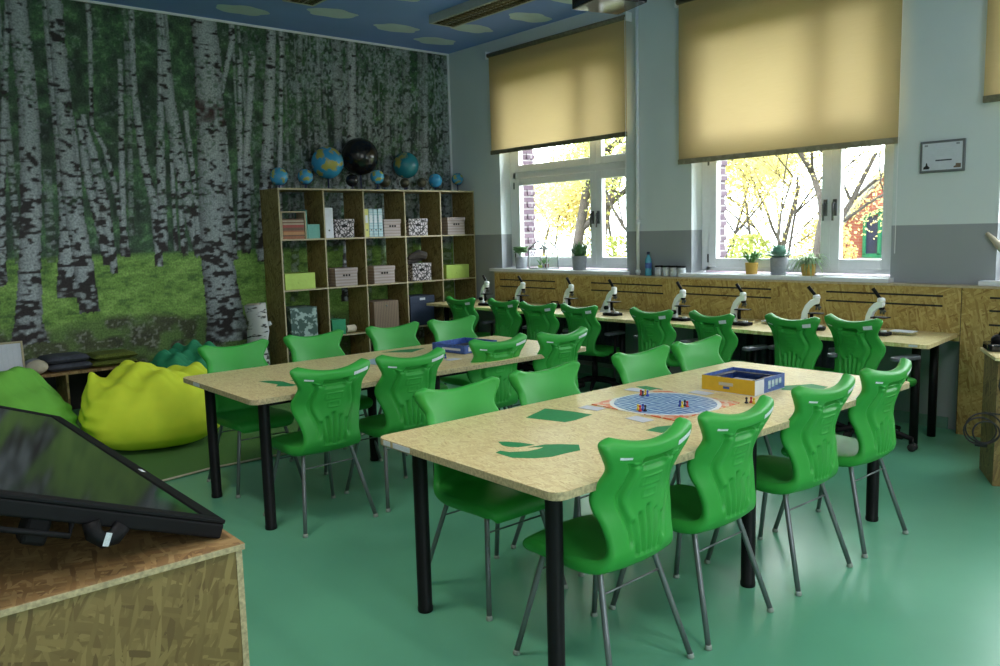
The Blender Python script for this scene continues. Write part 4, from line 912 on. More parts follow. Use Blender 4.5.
# bean bags
def beanbag(label, cx, cy, rx, ry, h, mat, rz=0, ears=(), seed=1, z0=.013, crum=1.0, box=.5):
    """slumped fabric sack: full belly, flat crumpled top, pinched corners"""
    n, m_ = 140, 80; P = []; F = []; rg = np.random.RandomState(seed); ph = rg.rand(16) * 6.28
    for j in range(m_ + 1):
        v = j / m_; a = PI * v; sa = math.sin(a); ca = math.cos(a)
        for i in range(n):
            b_ = 2 * PI * i / n; cb, sb = math.cos(b_), math.sin(b_)
            q = (abs(cb) ** 2.6 + abs(sb) ** 2.6) ** (-1 / 2.6)      # rounded square plan
            rad = max(0, sa) ** box * q
            x, y = rad * cb, rad * sb; zz = .5 + .5 * (abs(ca) ** 1.0) * (1 if ca > 0 else -1)
            k = 1.0 - .26 * max(0, zz - .35) ** 1.3 - .10 * max(0, .18 - zz) * 4
            x *= k; y *= k
            w = .010 * math.sin(9 * b_ + 5 * zz + ph[0]) + .006 * math.sin(17 * b_ - 9 * zz + ph[1])
            side = math.exp(-((abs(cb) - 1) / .25) ** 2)
            fold = .022 * side * math.sin(38 * zz + 3 * math.sin(2 * b_) + ph[3]) * sa
            x *= 1 + w + fold; y *= 1 + w + fold
            up = max(0, zz - .62) / .38
            cr = crum * up * (.05 * math.sin(6.5 * x + 3 * y + ph[4]) + .035 * math.sin(11 * x - 8 * y + ph[5]) + .03 * abs(math.sin(8 * x + 9 * y + ph[6])) - .05)
            zf = zz + cr
            for (ex, ey, eh, ew) in ears:
                q2 = math.exp(-(((x - ex) / ew) ** 2 + ((y - ey) / (ew * 1.6)) ** 2)) * max(0, zz - .35) * 1.6
                zf += eh * q2
            P.append((x * rx, y * ry, max(0.0, zf) * h))
    for j in range(m_):
        for i in range(n): F.append((j * n + i, (j + 1) * n + i, (j + 1) * n + (i + 1) % n, j * n + (i + 1) % n))
    t = MB(); t.add(P, F); o = t.build('bean_bag', mat, smooth=True); o.location = (cx, cy, z0); o.rotation_euler = (0, 0, rz); tag(o, label, 'bean bag', 'bean bags by the mural'); return o
vd = R(73 - 90)
beanbag('large lime green bean bag in front of the low shelf', -4.60, -2.10, .53, .46, .60, M['bag_lime'], vd, ((-.84, .0, .34, .13), (-.28, .1, .08, .30), (.75, .0, .08, .25)), 2)
beanbag('grass green bean bag partly hidden behind the big touchscreen', -5.66, -1.90, .54, .42, .54, M['bag_green'], vd, ((.25, .1, .36, .40),), 5)
beanbag('dark green crumpled bean bag against the mural', -3.83, -.82, .46, .28, .58, M['bag_dark'], 0, ((-.6, 0, .06, .3),), 9, crum=1.6, box=.6)

# ------------------------------------------------------------------ OSB counter with the touchscreen, foreground left
t = thing('strand_board_counter', 'low strand board box counter in the left foreground carrying the touchscreen', 'counter', (0, 0, 0))
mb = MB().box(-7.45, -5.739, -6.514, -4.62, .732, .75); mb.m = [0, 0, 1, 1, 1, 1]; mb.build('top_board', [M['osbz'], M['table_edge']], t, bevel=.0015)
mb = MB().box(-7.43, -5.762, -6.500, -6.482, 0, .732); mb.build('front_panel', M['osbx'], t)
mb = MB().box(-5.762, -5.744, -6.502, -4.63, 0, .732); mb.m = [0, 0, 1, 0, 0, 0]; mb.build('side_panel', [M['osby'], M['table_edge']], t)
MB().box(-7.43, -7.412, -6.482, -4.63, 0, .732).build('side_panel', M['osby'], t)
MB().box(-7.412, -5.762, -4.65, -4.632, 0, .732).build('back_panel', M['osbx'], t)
t = thing('touchscreen', 'very large black framed touchscreen tilted on the counter', 'screen', (-5.757, -6.433, .80)); t.rotation_euler = (0, R(20.9), 0)
LY, LX, TH = 1.935, 1.12, .055    # local -x up the slope, +y along the low edge
MB().box(-LX, 0, 0, LY, -TH, -.012).build('body', M['blackpl'], t, bevel=.006)
for (a, b, c, d) in ((-LX, 0, 0, .045), (-LX, 0, LY - .045, LY), (-.05, 0, .045, LY - .045), (-LX, -LX + .05, .045, LY - .045)):
    MB().box(a, b, c, d, -.012, 0).build('bezel', M['blackpl'], t, bevel=.003)
MB().box(-LX + .05, -.05, .045, LY - .045, -.012, -.004).build('screen_glass', M['screen'] if 'screen' in M else M['glossblack'], t)
o = MB().box(-.032, -.018, .66, .70, 0, .0006).build('badge', M['label'], t)
MB().box(-.50, -.44, .02, .09, -.125, -TH).build('support_foot', M['blackpl'], t, bevel=.01)
MB().tube([(-.36, -.005, -.045), (-.345, -.012, -.075), (-.32, -.014, -.085), (-.295, -.012, -.075), (-.28, -.005, -.045)], .022, 10).build('pen_clip', M['blackpl'], t, smooth=True)
MB().box(-.325, -.310, -.037, -.0355, -.095, -.06).build('tag', M['label'], t)
MB().tube([(-.40, .01, -.055), (-.40, -.005, -.085), (-.62, -.005, -.085), (-.62, .01, -.055)], .008, 8).build('grab_handle', M['blackpl'], t, smooth=True)
for yy in (.5, 1.4): MB().box(-.9, -.75, yy, yy + .06, -.32, -TH).build('support_foot', M['blackpl'], t)

# ------------------------------------------------------------------ desk with camera device on the right
a = math.atan2(-.87, .49)  # direction of the long face
cx, cy = -1.277, -6.94
t = thing('teacher_desk', 'strand board desk cut off by the right edge with a black cable hanging down', 'desk', (cx, cy, 0), R(-60.6))
# local x along the long face (to the right), local y towards the bench
MB().box(.0, 1.2, .0, .018, .0, .765).build('front_panel', M['osbx'], t)
MB().box(.0, .018, .018, .39, 0, .765).build('end_panel', M['osby'], t)
MB().box(1.18, 1.2, .018, .39, 0, .765).build('end_panel', M['osby'], t)
MB().box(-.02, 1.22, -.02, .42, .765, .785).build('top_board', M['table'], t, bevel=.002)
DM = Matrix.Translation((cx, cy, 0)) @ Matrix.Rotation(R(-60.6), 4, 'Z')
def dl(x, y, z): return tuple(DM @ Vector((x, y, z)))
t = thing('document_camera', 'black document camera with folding arm on the right hand desk', 'camera', dl(.085, .305, .786), R(-60.6))
MB().prism(rrect(-.10, .14, -.09, .10, .03), 0, .045).build('base', M['glossblack'], t, bevel=.008)
MB().sphere((-.02, .03, .06), .045, 18, 10, 0, (1, 1, .8)).build('pivot', M['blackpl'], t, smooth=True)
MB().tube([(-.02, .03, .08), (.06, .02, .22), (.09, .02, .27)], .014, 12).build('arm', M['blackpl'], t, smooth=True)
MB().box(.05, .20, -.01, .05, .25, .29).build('camera_head', M['blackpl'], t, bevel=.008)
t = thing('black_notebook', 'thin dark tablet lying in front of the document camera', 'tablet', dl(.42, .12, .786), R(-58)); MB().box(-.12, .12, -.09, .09, 0, .008).build('body', M['glossblack'], t, bevel=.002); MB().box(-.11, .11, -.08, .08, .008, .0085).build('display', M['blackpl'], t)
cab = [(.16, -.02, .80), (.05, -.045, .79), (.01, -.055, .72), (.0, -.05, .62), (.03, -.05, .52), (.06, -.05, .47), (.02, -.05, .45), (-.07, -.05, .46)]
mb = MB(); mb.tube([dl(*p) for p in cab], .005, 8)
for kk, (r0, ccx, ccz) in enumerate(((.095, -.07, .365), (.085, -.09, .35), (.07, -.06, .345))):
    mb.tube([dl(ccx + r0 * math.cos(2 * PI * k / 30), -.05 - .012 * kk, ccz + r0 * .95 * math.sin(2 * PI * k / 30)) for k in range(31)], .005, 8)
mb.tube([dl(-.11, -.05, .268), dl(-.05, -.05, .262)], .015, 10)
o = mb.build('cable_coil', M['rubber'], smooth=True); tag(o, 'coiled black cable hanging in front of the right hand desk', 'cable')

# ------------------------------------------------------------------ microscopes
def make_scope():
    t = thing('microscope', '', 'microscope', (0, 0, 0), 0, 'white microscopes on the workbench')
    MB().prism(rrect(-.085, .10, -.06, .06, .03), 0, .025).build('base', M['blackpl'], t, bevel=.006)
    MB().lathe([(.022, 0), (.022, .012), (0.001, .012)], (.055, 0, .025), 16).build('lamp_well', M['white'], t, smooth=True)
    arm = [(-.08, .02), (-.03, .02), (-.035, .07), (-.035, .12), (-.02, .165), (.01, .195), (.05, .21), (.055, .245), (.02, .255), (-.02, .235), (-.055, .195), (-.078, .14), (-.086, .08)]
    MB().prism(arm, -.022, .022, axis='y').build('arm', M['white'], t, bevel=.008)
    MB().lathe([(.024, 0), (.03, .01), (.026, .03), (.016, .035)], (.03, 0, .245), 16).build('head', M['white'], t, smooth=True)
    MB().tube([(.03, 0, .262), (-.035, 0, .345)], [.012, .014], 14).build('eyepiece_tube', M['blackpl'], t, smooth=True)
    tr = MB().lathe([(.018, 0), (.024, .01), (.02, .018)], (.035, 0, .190), 16).build('turret', M['blackpl'], t, smooth=True)
    for dx, dz in ((.018, -.03), (-.008, -.026), (.03, -.012)): MB().tube([(.035 + dx * .4, 0, .192), (.035 + dx, 0, .186 + dz)], .0075, 10).build('objective', M['handle'], tr, smooth=True)
    MB().box(-.03, .085, -.045, .045, .128, .136).build('stage', M['blackpl'], t, bevel=.002)
    for sy in (-1, 1): MB().tube([(-.045, sy * .02, .075), (-.045, sy * .048, .075)], [.020, .020], 16).build('focus_knob', M['blackpl'], t, smooth=False)
    MB().tube([(-.005, 0, .05), (-.005, -.0, .126)], .014, 12).build('condenser', M['blackpl'], t, smooth=True)
    return t
ms = make_scope()
SP = [(-.62, -1.38, 0), (-.56, -1.93, 4), (-.56, -2.68, -4), (-.62, -3.32, 0), (-.60, -4.12, -3), (-.585, -4.73, 0), (-.54, -5.36, 22), (-.535, -5.87, 0)]
SL = ['white microscope nearest the bookcase, beyond the end of the wall panelling', 'white microscope second from the bookcase', 'white microscope third from the bookcase, below the grey plant pot', 'white microscope standing free under the window edge, its black base visible', 'white microscope between two chairs below the row of small jars', 'white microscope standing free with its whole base visible, below the middle window', 'white microscope turned towards the room, second from the right', 'rightmost white microscope beside the clear plastic box']
for i, ((x, y, dr), lab) in enumerate(zip(SP, SL)):
    o = ms if i == 0 else copy_tree(ms)
    o.location = (x, y, .7605); o.rotation_euler = (0, 0, -PI / 2 + R(dr)); o['label'] = lab
# small things on the bench
for j, (x, y) in enumerate(((-.30, -1.55), (-.40, -2.30))):
    t = thing('slide_case', ['small dark case on the bench between the first two microscopes', 'small dark case on the bench behind the third swivel chair'][j], 'case', (x, y, .7605)); MB().box(-.06, .06, -.08, .08, 0, .045).build('body', M['blackpl'], t, bevel=.006); MB().tube([(0, -.05, .045), (0, -.05, .07), (0, .05, .07), (0, .05, .045)], .006, 8).build('handle', M['blackpl'], t, smooth=True)
for j, (x, y) in enumerate(((-.42, -6.02), (-.38, -4.92), (-.45, -3.62))):
    t = thing('clear_box', ['clear flat plastic box at the right end of the bench', 'clear flat plastic box right of the freestanding microscope', 'clear flat plastic box on the bench by the fourth microscope'][j], 'box', (x, y, .7605))
    MB().box(-.05, .05, -.08, .08, 0, .022).build('tray', M['clearw'] if 'clearw' in M else M['clear'], t, bevel=.003); MB().box(-.052, .052, -.082, .082, .022, .03).build('lid', M['label'], t, bevel=.002)
t = thing('paper_card', 'folded white card leaning on the panelling by the fourth microscope', 'card', (-.40, -3.06, .7605), R(-10)); MB().prism([(-.06, 0), (.0, .115), (.004, .115), (-.055, 0)], -.05, .05, axis='y').build('front_leaf', M['paper'], t); MB().prism([(.06, 0), (.0, .115), (.004, .115), (.065, 0)], -.05, .05, axis='y').build('back_leaf', M['paper'], t)

# ------------------------------------------------------------------ things on the sill
def leafblade(mb, base, az, length, droop, width, lift=1.0, mat=0):
    P = []; n = 6; length *= 1.45; width *= 1.4
    for k in range(n + 1):
        s = k / n; r_ = length * s * (.55 + .45 * (1 - lift) ) if lift < 1 else length * s * .55
        z = length * (lift * s - droop * s * s); w = width * math.sin(PI * min(.98, .15 + .85 * s)) 
        c, s_ = math.cos(az), math.sin(az); x, y = base[0] + c * r_, base[1] + s_ * r_
        P += [(x - s_ * w, y + c * w, base[2] + z), (x, y, base[2] + z - w * .3), (x + s_ * w, y - c * w, base[2] + z)]
    F = []
    for k in range(n):
        for q in (0, 1): F.append((3 * k + q, 3 * k + q + 1, 3 * k + q + 4, 3 * k + q + 3))
    mb.add(P, F, mat)
def pot(label, x, y, r, h, mat, plant, seed, name='potted_plant', taper=.85):
    t = thing(name, label, 'plant', (x, y, 1.1535))
    MB().lathe([(r * taper, 0), (r, h * .9), (r, h), (r * .9, h), (r * .88, h * .88), (.001, h * .87)], (0, 0, 0), 28).build('pot', mat, t, auto=True)
    MB().lathe([(.001, 0), (r * .86, 0), (r * .86, .004), (.001, .004)], (0, 0, h * .88), 20).build('soil', M['soil'], t)
    mb = MB(); rg = random.Random(seed); top = (0, 0, h * .9)
    if plant == 'bush':
        for k in range(300):
            a_, e_ = rg.uniform(0, 2 * PI), rg.uniform(.25, 1); rr_ = .088 * math.sqrt(rg.random())
            bx_, by_, bz_ = rr_ * math.cos(a_), rr_ * math.sin(a_), h + .05 + .07 * rg.random()
            leafblade(mb, (bx_ * .9, by_ * .9, bz_), rg.uniform(0, 6.28), .035, .5, .009, .6)
        for k in range(9): mb.tube([(0, 0, h * .88), (.05 * math.cos(k), .05 * math.sin(k), h + .08)], .002, 5)
    elif plant == 'spiky':
        for k in range(150): leafblade(mb, (rg.uniform(-.045, .045), rg.uniform(-.045, .045), h * .9), rg.uniform(0, 6.28), rg.uniform(.07, .135), rg.uniform(.0, .25), .008, rg.uniform(.75, 1.05))
    elif plant == 'spider':
        for k in range(80): leafblade(mb, (rg.uniform(-.02, .02), rg.uniform(-.02, .02), h * .9), rg.uniform(0, 6.28), rg.uniform(.15, .26), rg.uniform(.75, 1.35), .006, .95)
    elif plant == 'tuft':
        for k in range(60): leafblade(mb, (rg.uniform(-.015, .015), rg.uniform(-.015, .015), h * .9), rg.uniform(0, 6.28), rg.uniform(.11, .19), rg.uniform(.35, .9), .008, .95)
    else:
        for lay in range(6):
            for k in range(11 - lay): leafblade(mb, (0, 0, h * .9 + .010 * lay), 2 * PI * k / (11 - lay) + lay * .5, .135 - .016 * lay, .2, .017, .45 + .14 * lay)
    mb.build('foliage', {'bush': M['pl_green'], 'spiky': M['pl_dark'], 'spider': M['pl_stripe'], 'tuft': M['pl_green'], 'succ': M['pl_blue']}[plant], t, smooth=True)
M['pl_green'] = plain('leaf_green', (.13, .32, .10), .5, .3, 30); M['pl_dark'] = plain('leaf_dark', (.05, .15, .05), .5, .3, 30); M['pl_stripe'] = plain('leaf_striped', (.28, .42, .20), .5, .5, 50); M['pl_blue'] = plain('leaf_bluish', (.22, .36, .30), .5, .2, 30)
pot('small bushy plant in a grey pot at the left of the first window', .02, -1.30, .076, .135, M['grey'], 'bush', 1)
pot('spiky dark green plant in a grey concrete pot near the window handles', .02, -2.27, .086, .155, M['grey'], 'spiky', 2)
pot('leafy green tuft in an ochre pot, left of three on the middle sill', .04, -4.44, .058, .105, M['ochre'], 'tuft', 3)
pot('bluish succulent rosette in a tall grey pot, middle of three plants', .03, -4.72, .076, .155, M['grey'], 'succ', 4, taper=.88)
pot('spider plant with long drooping leaves in an ochre pot', .02, -5.01, .062, .10, M['ochre'], 'spider', 5)
# miniature glass house
M['ghframe'] = plain('pale_grey_frame', (.42, .43, .45), .5)
t = thing('glass_house', 'miniature white framed glass house with tiny plants inside', 'terrarium', (.03, -1.68, 1.1535))
w, d_, h, hr = .150, .09, .235, .325
fr = MB(); r_ = .009
def bar(p, q): fr.tube([p, q], r_, 6)
for sx in (-1, 1):
    for sy in (-1, 1): bar((sx * d_, sy * w, 0), (sx * d_, sy * w, h))
    bar((sx * d_, -w, h), (sx * d_, w, h)); bar((sx * d_, -w, .006), (sx * d_, w, .006))
for sy in (-1, 1): bar((-d_, sy * w, h), (d_, sy * w, h)); bar((-d_, sy * w, .006), (d_, sy * w, .006))
for sx in (-1, 1): bar((sx * d_, -w, h), (sx * d_, 0, hr)); bar((sx * d_, w, h), (sx * d_, 0, hr))
bar((-d_, 0, hr), (d_, 0, hr))
fr.build('frame', M['ghframe'], t, smooth=True)
gl = MB(); 
for sx in (-1, 1): gl.add([(sx * d_, -w, 0), (sx * d_, w, 0), (sx * d_, w, h), (sx * d_, 0, hr), (sx * d_, -w, h)], [(0, 1, 2, 3, 4)])
for sy in (-1, 1): gl.add([(-d_, sy * w, 0), (d_, sy * w, 0), (d_, sy * w, h), (-d_, sy * w, h)], [(0, 1, 2, 3)]); gl.add([(-d_, sy * w, h), (d_, sy * w, h), (d_, 0, hr), (-d_, 0, hr)], [(0, 1, 2, 3)])
gl.build('glazing', M['glass'], t)
MB().box(-d_ + .004, d_ - .004, -w + .004, w - .004, .001, .012).build('floor_tray', M['winframe'], t)
for j, (yy, mt, rr_, hh, lab) in enumerate(((.055, M['lime'], .032, .03, 'lime green bowl inside the glass house'), (-.055, M['leafr'], .024, .045, 'small red pot inside the glass house'), (-.005, M['grey'], .022, .04, 'small grey pot inside the glass house'))):
    q = thing('tiny_pot', lab, 'pot', (.03 - .0, -1.68 + yy, 1.1665))
    MB().lathe([(rr_ * .8, 0), (rr_, hh), (rr_ * .85, hh), (.001, hh * .9)], (0, 0, 0), 16).build('pot', mt, q, smooth=True)
    mb = MB(); rg = random.Random(j)
    for k in range(14): leafblade(mb, (0, 0, hh * .9), rg.uniform(0, 6.28), rg.uniform(.04, .075), .2, .005, 1)
    mb.build('sprout', M['pl_green'], q, smooth=True)
# bottle and jars on the panel cap
M['bluewater'] = plain('blue_bottle', (.10, .40, .55), .15, .1, 10)
t = thing('water_bottle', 'light blue plastic water bottle beside the wall pipe', 'bottle', (-.065, -3.32, 1.1175))
MB().lathe([(.030, 0), (.034, .01), (.034, .05), (.031, .055), (.034, .06), (.034, .14), (.032, .165), (.014, .20), (.013, .215)], (0, 0, 0), 24).build('body', M['bluewater'], t, smooth=True)
MB().lathe([(.0345, .075), (.0348, .076), (.0348, .13), (.0345, .131)], (0, 0, 0), 24).build('label', M['blue'], t, smooth=True)
MB().lathe([(.016, .213), (.016, .238), (.012, .242), (0.001, .242)], (0, 0, 0), 20).build('cap', M['darkblue'], t, smooth=True)
M['jar'] = plain('white_jar', (.55, .58, .60), .4, .3, 60)
jl = ['first white jar with black lid, next to the water bottle', 'second white jar with black lid from the water bottle', 'third white jar with black lid from the water bottle', 'last white jar with black lid, nearest the middle window']
t = thing('lidded_jar', jl[0], 'jar', (-.065, -3.455, 1.1175), 0, 'white jars with black lids')
MB().lathe([(.036, 0), (.040, .004), (.040, .088), (.038, .092)], (0, 0, 0), 24).build('jar_body', M['jar'], t, smooth=True); MB().lathe([(.042, .088), (.042, .102), (.038, .105), (.001, .105)], (0, 0, 0), 24).build('lid', M['blackpl'], t, auto=True)
MB().box(-.0415, -.0400, -.018, .018, .02, .07).build('label', M['label'], t)
for j in range(1, 4): again(t, jl[j], (-.065, -3.455 - .092 * j, 1.1175), .5 * j)
# plaque
t = thing('wall_plaque', 'white framed certificate plaque on the wall right of the middle window', 'plaque', (-.001, -6.085, 2.075))
MB().box(-.018, 0, -.16, .16, -.118, .118).build('frame', M['plq'] if 'plq' in M else M['steel'], t, bevel=.004)
MB().box(-.0195, -.018, -.142, .142, -.10, .10).build('certificate', M['paper'], t)
for z, a0, b0 in ((.062, .06, -.06), (.048, .09, -.09), (.034, .07, -.08), (.018, .09, -.10), (.006, .08, -.085)):
    MB().box(-.0202, -.0195, b0, a0, z, z + .004).build('text_line', M['label'], t)
MB().box(-.0202, -.0195, -.07, .045, -.034, -.024).build('text_line', M['darkfelt'], t)
MB().prism([(.132, -.09), (.09, -.09), (.085, -.078), (.10, -.065), (.105, -.045), (.112, -.042), (.116, -.065), (.13, -.075)], -.0203, -.0195, axis='x').build('printed_figure', M['rubber'], t)
MB().prism([(-.085, -.09), (-.135, -.09), (-.135, -.06), (-.10, -.058), (-.098, -.075), (-.085, -.08)], -.0203, -.0195, axis='x').build('printed_figure', M['wicker'], t)
for (yy, zz_) in ((.115, .085), (-.11, .088)): MB().box(-.0203, -.0195, yy - .012, yy + .012, zz_ - .008, zz_ + .006).build('printed_mark', M['grey'], t)
# pale curved object on the right sill: watering can
t = thing('watering_can', 'pale watering can whose long spout points into the photo from the right edge', 'watering can', (-.02, -6.80, 1.1535))
MB().lathe([(.09, 0), (.095, .02), (.085, .15), (.06, .2), (.055, .21)], (0, 0, 0), 24).build('body', M['white'], t, smooth=True)
MB().tube([(0, .07, .05), (0, .17, .10), (0, .26, .21), (0, .36, .32), (0, .385, .345)], [.055, .045, .032, .016, .012], 14).build('spout', M['cream'], t, smooth=True)
MB().tube([(0, -.05, .19), (0, -.13, .2), (0, -.16, .12), (0, -.09, .04)], .011, 10).build('handle', M['white'], t, smooth=True)

# ------------------------------------------------------------------ ceiling lamps and projector
def lamp(label, x0, x1, y0, y1):
    t = thing('ceiling_lamp', label, 'lamp', ((x0 + x1) / 2, (y0 + y1) / 2, H), 0, 'louvred ceiling lamps'); a, b = (x1 - x0) / 2, (y1 - y0) / 2
    mb = MB(); mb.box(-a, a, -b, b, -.03, 0); mb.box(-a, -a + .02, -b, b, -.085, -.03); mb.box(a - .02, a, -b, b, -.085, -.03); mb.box(-a + .02, a - .02, -b, -b + .02, -.085, -.03); mb.box(-a + .02, a - .02, b - .02, b, -.085, -.03)
    mb.build('housing', M['lampbody'], t)
    for sx in (-1, 1):
        MB().tube([(sx * a * .45, -b + .05, -.05), (sx * a * .45, b - .05, -.05)], .012, 10).build('tube', M['winframe'], t, smooth=True)
        MB().box(sx * a * .45 - .085, sx * a * .45 + .085, -b + .02, b - .02, -.034, -.031).build('reflector', M['mirror'], t)
    lv = MB(); n = 16
    for k in range(n): y = -b + .03 + (2 * b - .06) * k / (n - 1); lv.box(-a + .02, a - .02, y - .0015, y + .0015, -.083, -.045)
    for x in (-a * .1, 0, a * .1, -a * .85, a * .85): lv.box(x - .0015, x + .0015, -b + .02, b - .02, -.083, -.045)
    lv.build('louvre', M['mirror'], t)
M['lampbody'] = plain('lamp_housing', (.45, .47, .45), .5); M['mirror'] = plain('lamp_louvre', (.6, .55, .42), .18, .05, metal=.9)
lamp('louvred ceiling lamp above the bookcase corner, near the windows', -1.30, -.98, -2.75, -1.40)
lamp('louvred ceiling lamp cut off by the top edge above the bookcase', -2.92, -2.60, -2.70, -1.30)
M['tube_on'] = None
def fill_lamp(label, x0, x1, y0, y1, P_=15):  # unseen lamps added to throw extra light on the table tops
    lamp(label, x0, x1, y0, y1)
    la = bpy.data.lights.new('fill_light', 'AREA'); la.shape = 'RECTANGLE'; la.size = x1 - x0 - .06; la.size_y = y1 - y0 - .1; la.energy = P_; la.color = (1, .95, .86)
    lo = bpy.data.objects.new('fill_light', la); COL.objects.link(lo); lo.location = ((x0 + x1) / 2, (y0 + y1) / 2, H - .088)
for k_, (xa, ya) in enumerate(((-6.1, -5.6), (-4.5, -8.6), (-7.7, -8.6), (-2.9, -8.6))):
    fill_lamp('added fill lamp out of view, %s of the four above the camera side' % ['first', 'second', 'third', 'fourth'][k_], xa - .16, xa + .16, ya - .7, ya + .7, 24 if k_ == 0 else 13)
t = thing('projector', 'black ceiling projector with round lens at the top edge of the photo', 'projector', (-1.98, -4.60, 3.265), R(-14))
MB().box(-.25, .16, -.16, .20, -.085, .085).build('body', M['glossblack'], t, bevel=.012)
Mr = Matrix.Rotation(PI / 2, 4, 'X')
MB().lathe([(.052, 0), (.056, .02), (.050, .03), (.046, .022)], (.03, -.16, -.015), 28, 0, Mr).build('lens_ring', M['blackpl'], t, smooth=True)
MB().lathe([(0.001, .026), (.03, .022), (.046, .012), (.046, 0)], (.03, -.16, -.015), 28, 0, Mr).build('lens', M['lens'] if 'lens' in M else M['bookspine'], t, smooth=True)
MB().tube([(0, .03, .08), (0, .03, H - 3.27)], .02, 14).build('mount_pole', M['steel'], t, smooth=True)
MB().lathe([(.07, H - 3.27 - .012), (.07, H - 3.27)], (0, .03, 0), 24).build('ceiling_plate', M['steel'], t)

# ------------------------------------------------------------------ outside
struct(MB().box(.6, 60, -45, 60, -1.4, -1.2).build('ground_outside', plain('lawn', (.09, .10, .025), .95, .4, 1.2)))
def tree(label, x, y, h, r0, seed, leafmat, nleaf, spread=1.0, lsize=.09, stems=1, dens_r=.7, lowest=1.0, group='trees outside the windows', bark=None):
    rg = random.Random(seed); t = thing('autumn_tree', label, 'tree', (x, y, -1.2), 0, group); mb = MB(); tips = []
    def grow(p, d, L_, r_, depth):
        pts = [p.copy()]; rs = [r_]; n = 5
        for k in range(n):
            d = (d + Vector((rg.uniform(-.18, .18), rg.uniform(-.18, .18), rg.uniform(-.04, .10)))).normalized(); p = p + d * (L_ / n); pts.append(p.copy()); rs.append(r_ * (1 - .45 * (k + 1) / n))
            if depth <= 2: tips.append((p.copy(), depth))
        mb.tube(pts, rs, 8 if depth > 2 else 5)
        if depth > 0:
            nb = 3 if depth > 1 else 3
            for k in range(nb):
                q = pts[rg.randint(2, n)]; a_ = rg.uniform(0, 2 * PI); nd = (d * .75 + Vector((math.cos(a_) * spread, math.sin(a_) * spread, rg.uniform(.05, .6))) * .8).normalized()
                grow(q, nd, L_ * rg.uniform(.55, .8), r_ * .5, depth - 1)
    for s in range(stems):
        d0 = Vector((rg.uniform(-.12, .12), rg.uniform(-.18, .18) + (.25 * (s - (stems - 1) / 2) if stems > 1 else 0), 1)).normalized()
        grow(Vector((0, .15 * s, 0)), d0, h * .55, r0 * (1 if s == 0 else .7), 4)
    mb.build('trunk', bark or M['bark'], t, smooth=True)
    lf = MB()
    for k in range(nleaf):
        p, dp_ = rg.choice(tips); c = p + Vector((rg.gauss(0, .42), rg.gauss(0, .42), rg.gauss(0, .38))) * dens_r
        if c.z < lowest: continue
        s = lsize * rg.uniform(.5, 1.2); u = Vector((rg.gauss(0, 1), rg.gauss(0, 1), rg.gauss(0, 1))).normalized(); v = u.orthogonal().normalized(); 
        lf.add([c - u * s * .5, c + v * s * .35, c + u * s * .5, c - v * s * .35], [(0, 1, 2, 3)])
    lf.build('foliage', leafmat, t)
    return t
tree('tall yellow leaved tree with thick grey trunk outside the first window', 8.0, 5.95, 8.5, .17, 11, M['leafy'], 9000, 1.0, .11)
tree('branchy yellow tree at the left of the first window view', 11.5, 8.2, 8, .13, 23, M['leafy'], 9000, 1.1, .14)
tree('green tinted young tree outside the right sash of the first window', 8.5, 3.6, 6.5, .10, 5, M['leafg'], 9000, 1.0, .11)
tree('slim tree with forked pale trunk outside the middle window', 8.0, -.50, 8.5, .14, 12, M['leafy'], 6000, .9, .10, 1)
tree('many stemmed yellow tree left of centre in the middle window', 8.6, .75, 7, .045, 17, M['leafy'], 16000, 1.1, .09, 3, lowest=.6)
tree('dark branched tree with red leaves by the brick house', 10.4, -2.9, 6.0, .09, 31, M['leafr'], 900, 1.0, .09)
tree('yellow tree spreading over the brick house roof', 11.0, 1.9, 6.8, .08, 37, M['leafy'], 7000, 1.0, .10, lowest=2.6)
tree('low spreading yellow tree behind the glass house', 9.3, 7.9, 5.6, .07, 53, M['leafy'], 12000, 1.2, .11, lowest=.4)
tree('distant golden tree behind the others', 16, 5.5, 8, .07, 41, M['leafy'], 9000, 1.2, .2)
tree('distant green tree behind the first window trees', 16, 11, 8, .07, 43, M['leafg'], 9000, 1.2, .2)
tree('far green tree right of the first window view', 18, 8, 8, .07, 47, M['leafg'], 9000, 1.2, .2)
# shrubs low down
def shrub(label, x, y, r_, h, mat, seed, n=4500):
    rg = random.Random(seed); t = thing('garden_shrub', label, 'shrub', (x, y, -1.2), 0, 'shrubs outside'); lf = MB()
    for k in range(n):
        a_ = rg.uniform(0, 2 * PI); q = math.sqrt(rg.random()); zz = rg.random(); k_ = math.sqrt(max(.1, 1 - (zz * .95) ** 2)); c = Vector((math.cos(a_) * q * r_ * k_, math.sin(a_) * q * r_ * k_, zz * h)); s = .10 * rg.uniform(.6, 1.3)
        u = Vector((rg.gauss(0, 1), rg.gauss(0, 1), rg.gauss(0, 1))).normalized(); v = u.orthogonal().normalized(); lf.add([c - u * s * .5, c + v * s * .35, c + u * s * .5, c - v * s * .35], [(0, 1, 2, 3)])
    lf.build('foliage', mat, t)
    st = MB()
    for k in range(6): st.tube([(0, 0, 0), (r_ * .5 * math.cos(k), r_ * .5 * math.sin(k), h * .8)], [.02, .008], 5)
    st.build('stems', M['bark'], t)
shrub('green shrub below the trees in the middle window', 9.4, 1.6, 1.0, 2.6, M['leafg'], 3)
shrub('yellow green shrub below the trees in the first window', 10.5, 6.6, 1.4, 2.6, M['leafg'], 4)
shrub('golden shrub behind the slim tree', 12.5, 1.5, 1.1, 2.9, M['leafy'], 6)
shrub('pale shrub at the right of the first window view', 11, 4.4, 1.2, 2.9, M['leafg'], 7)
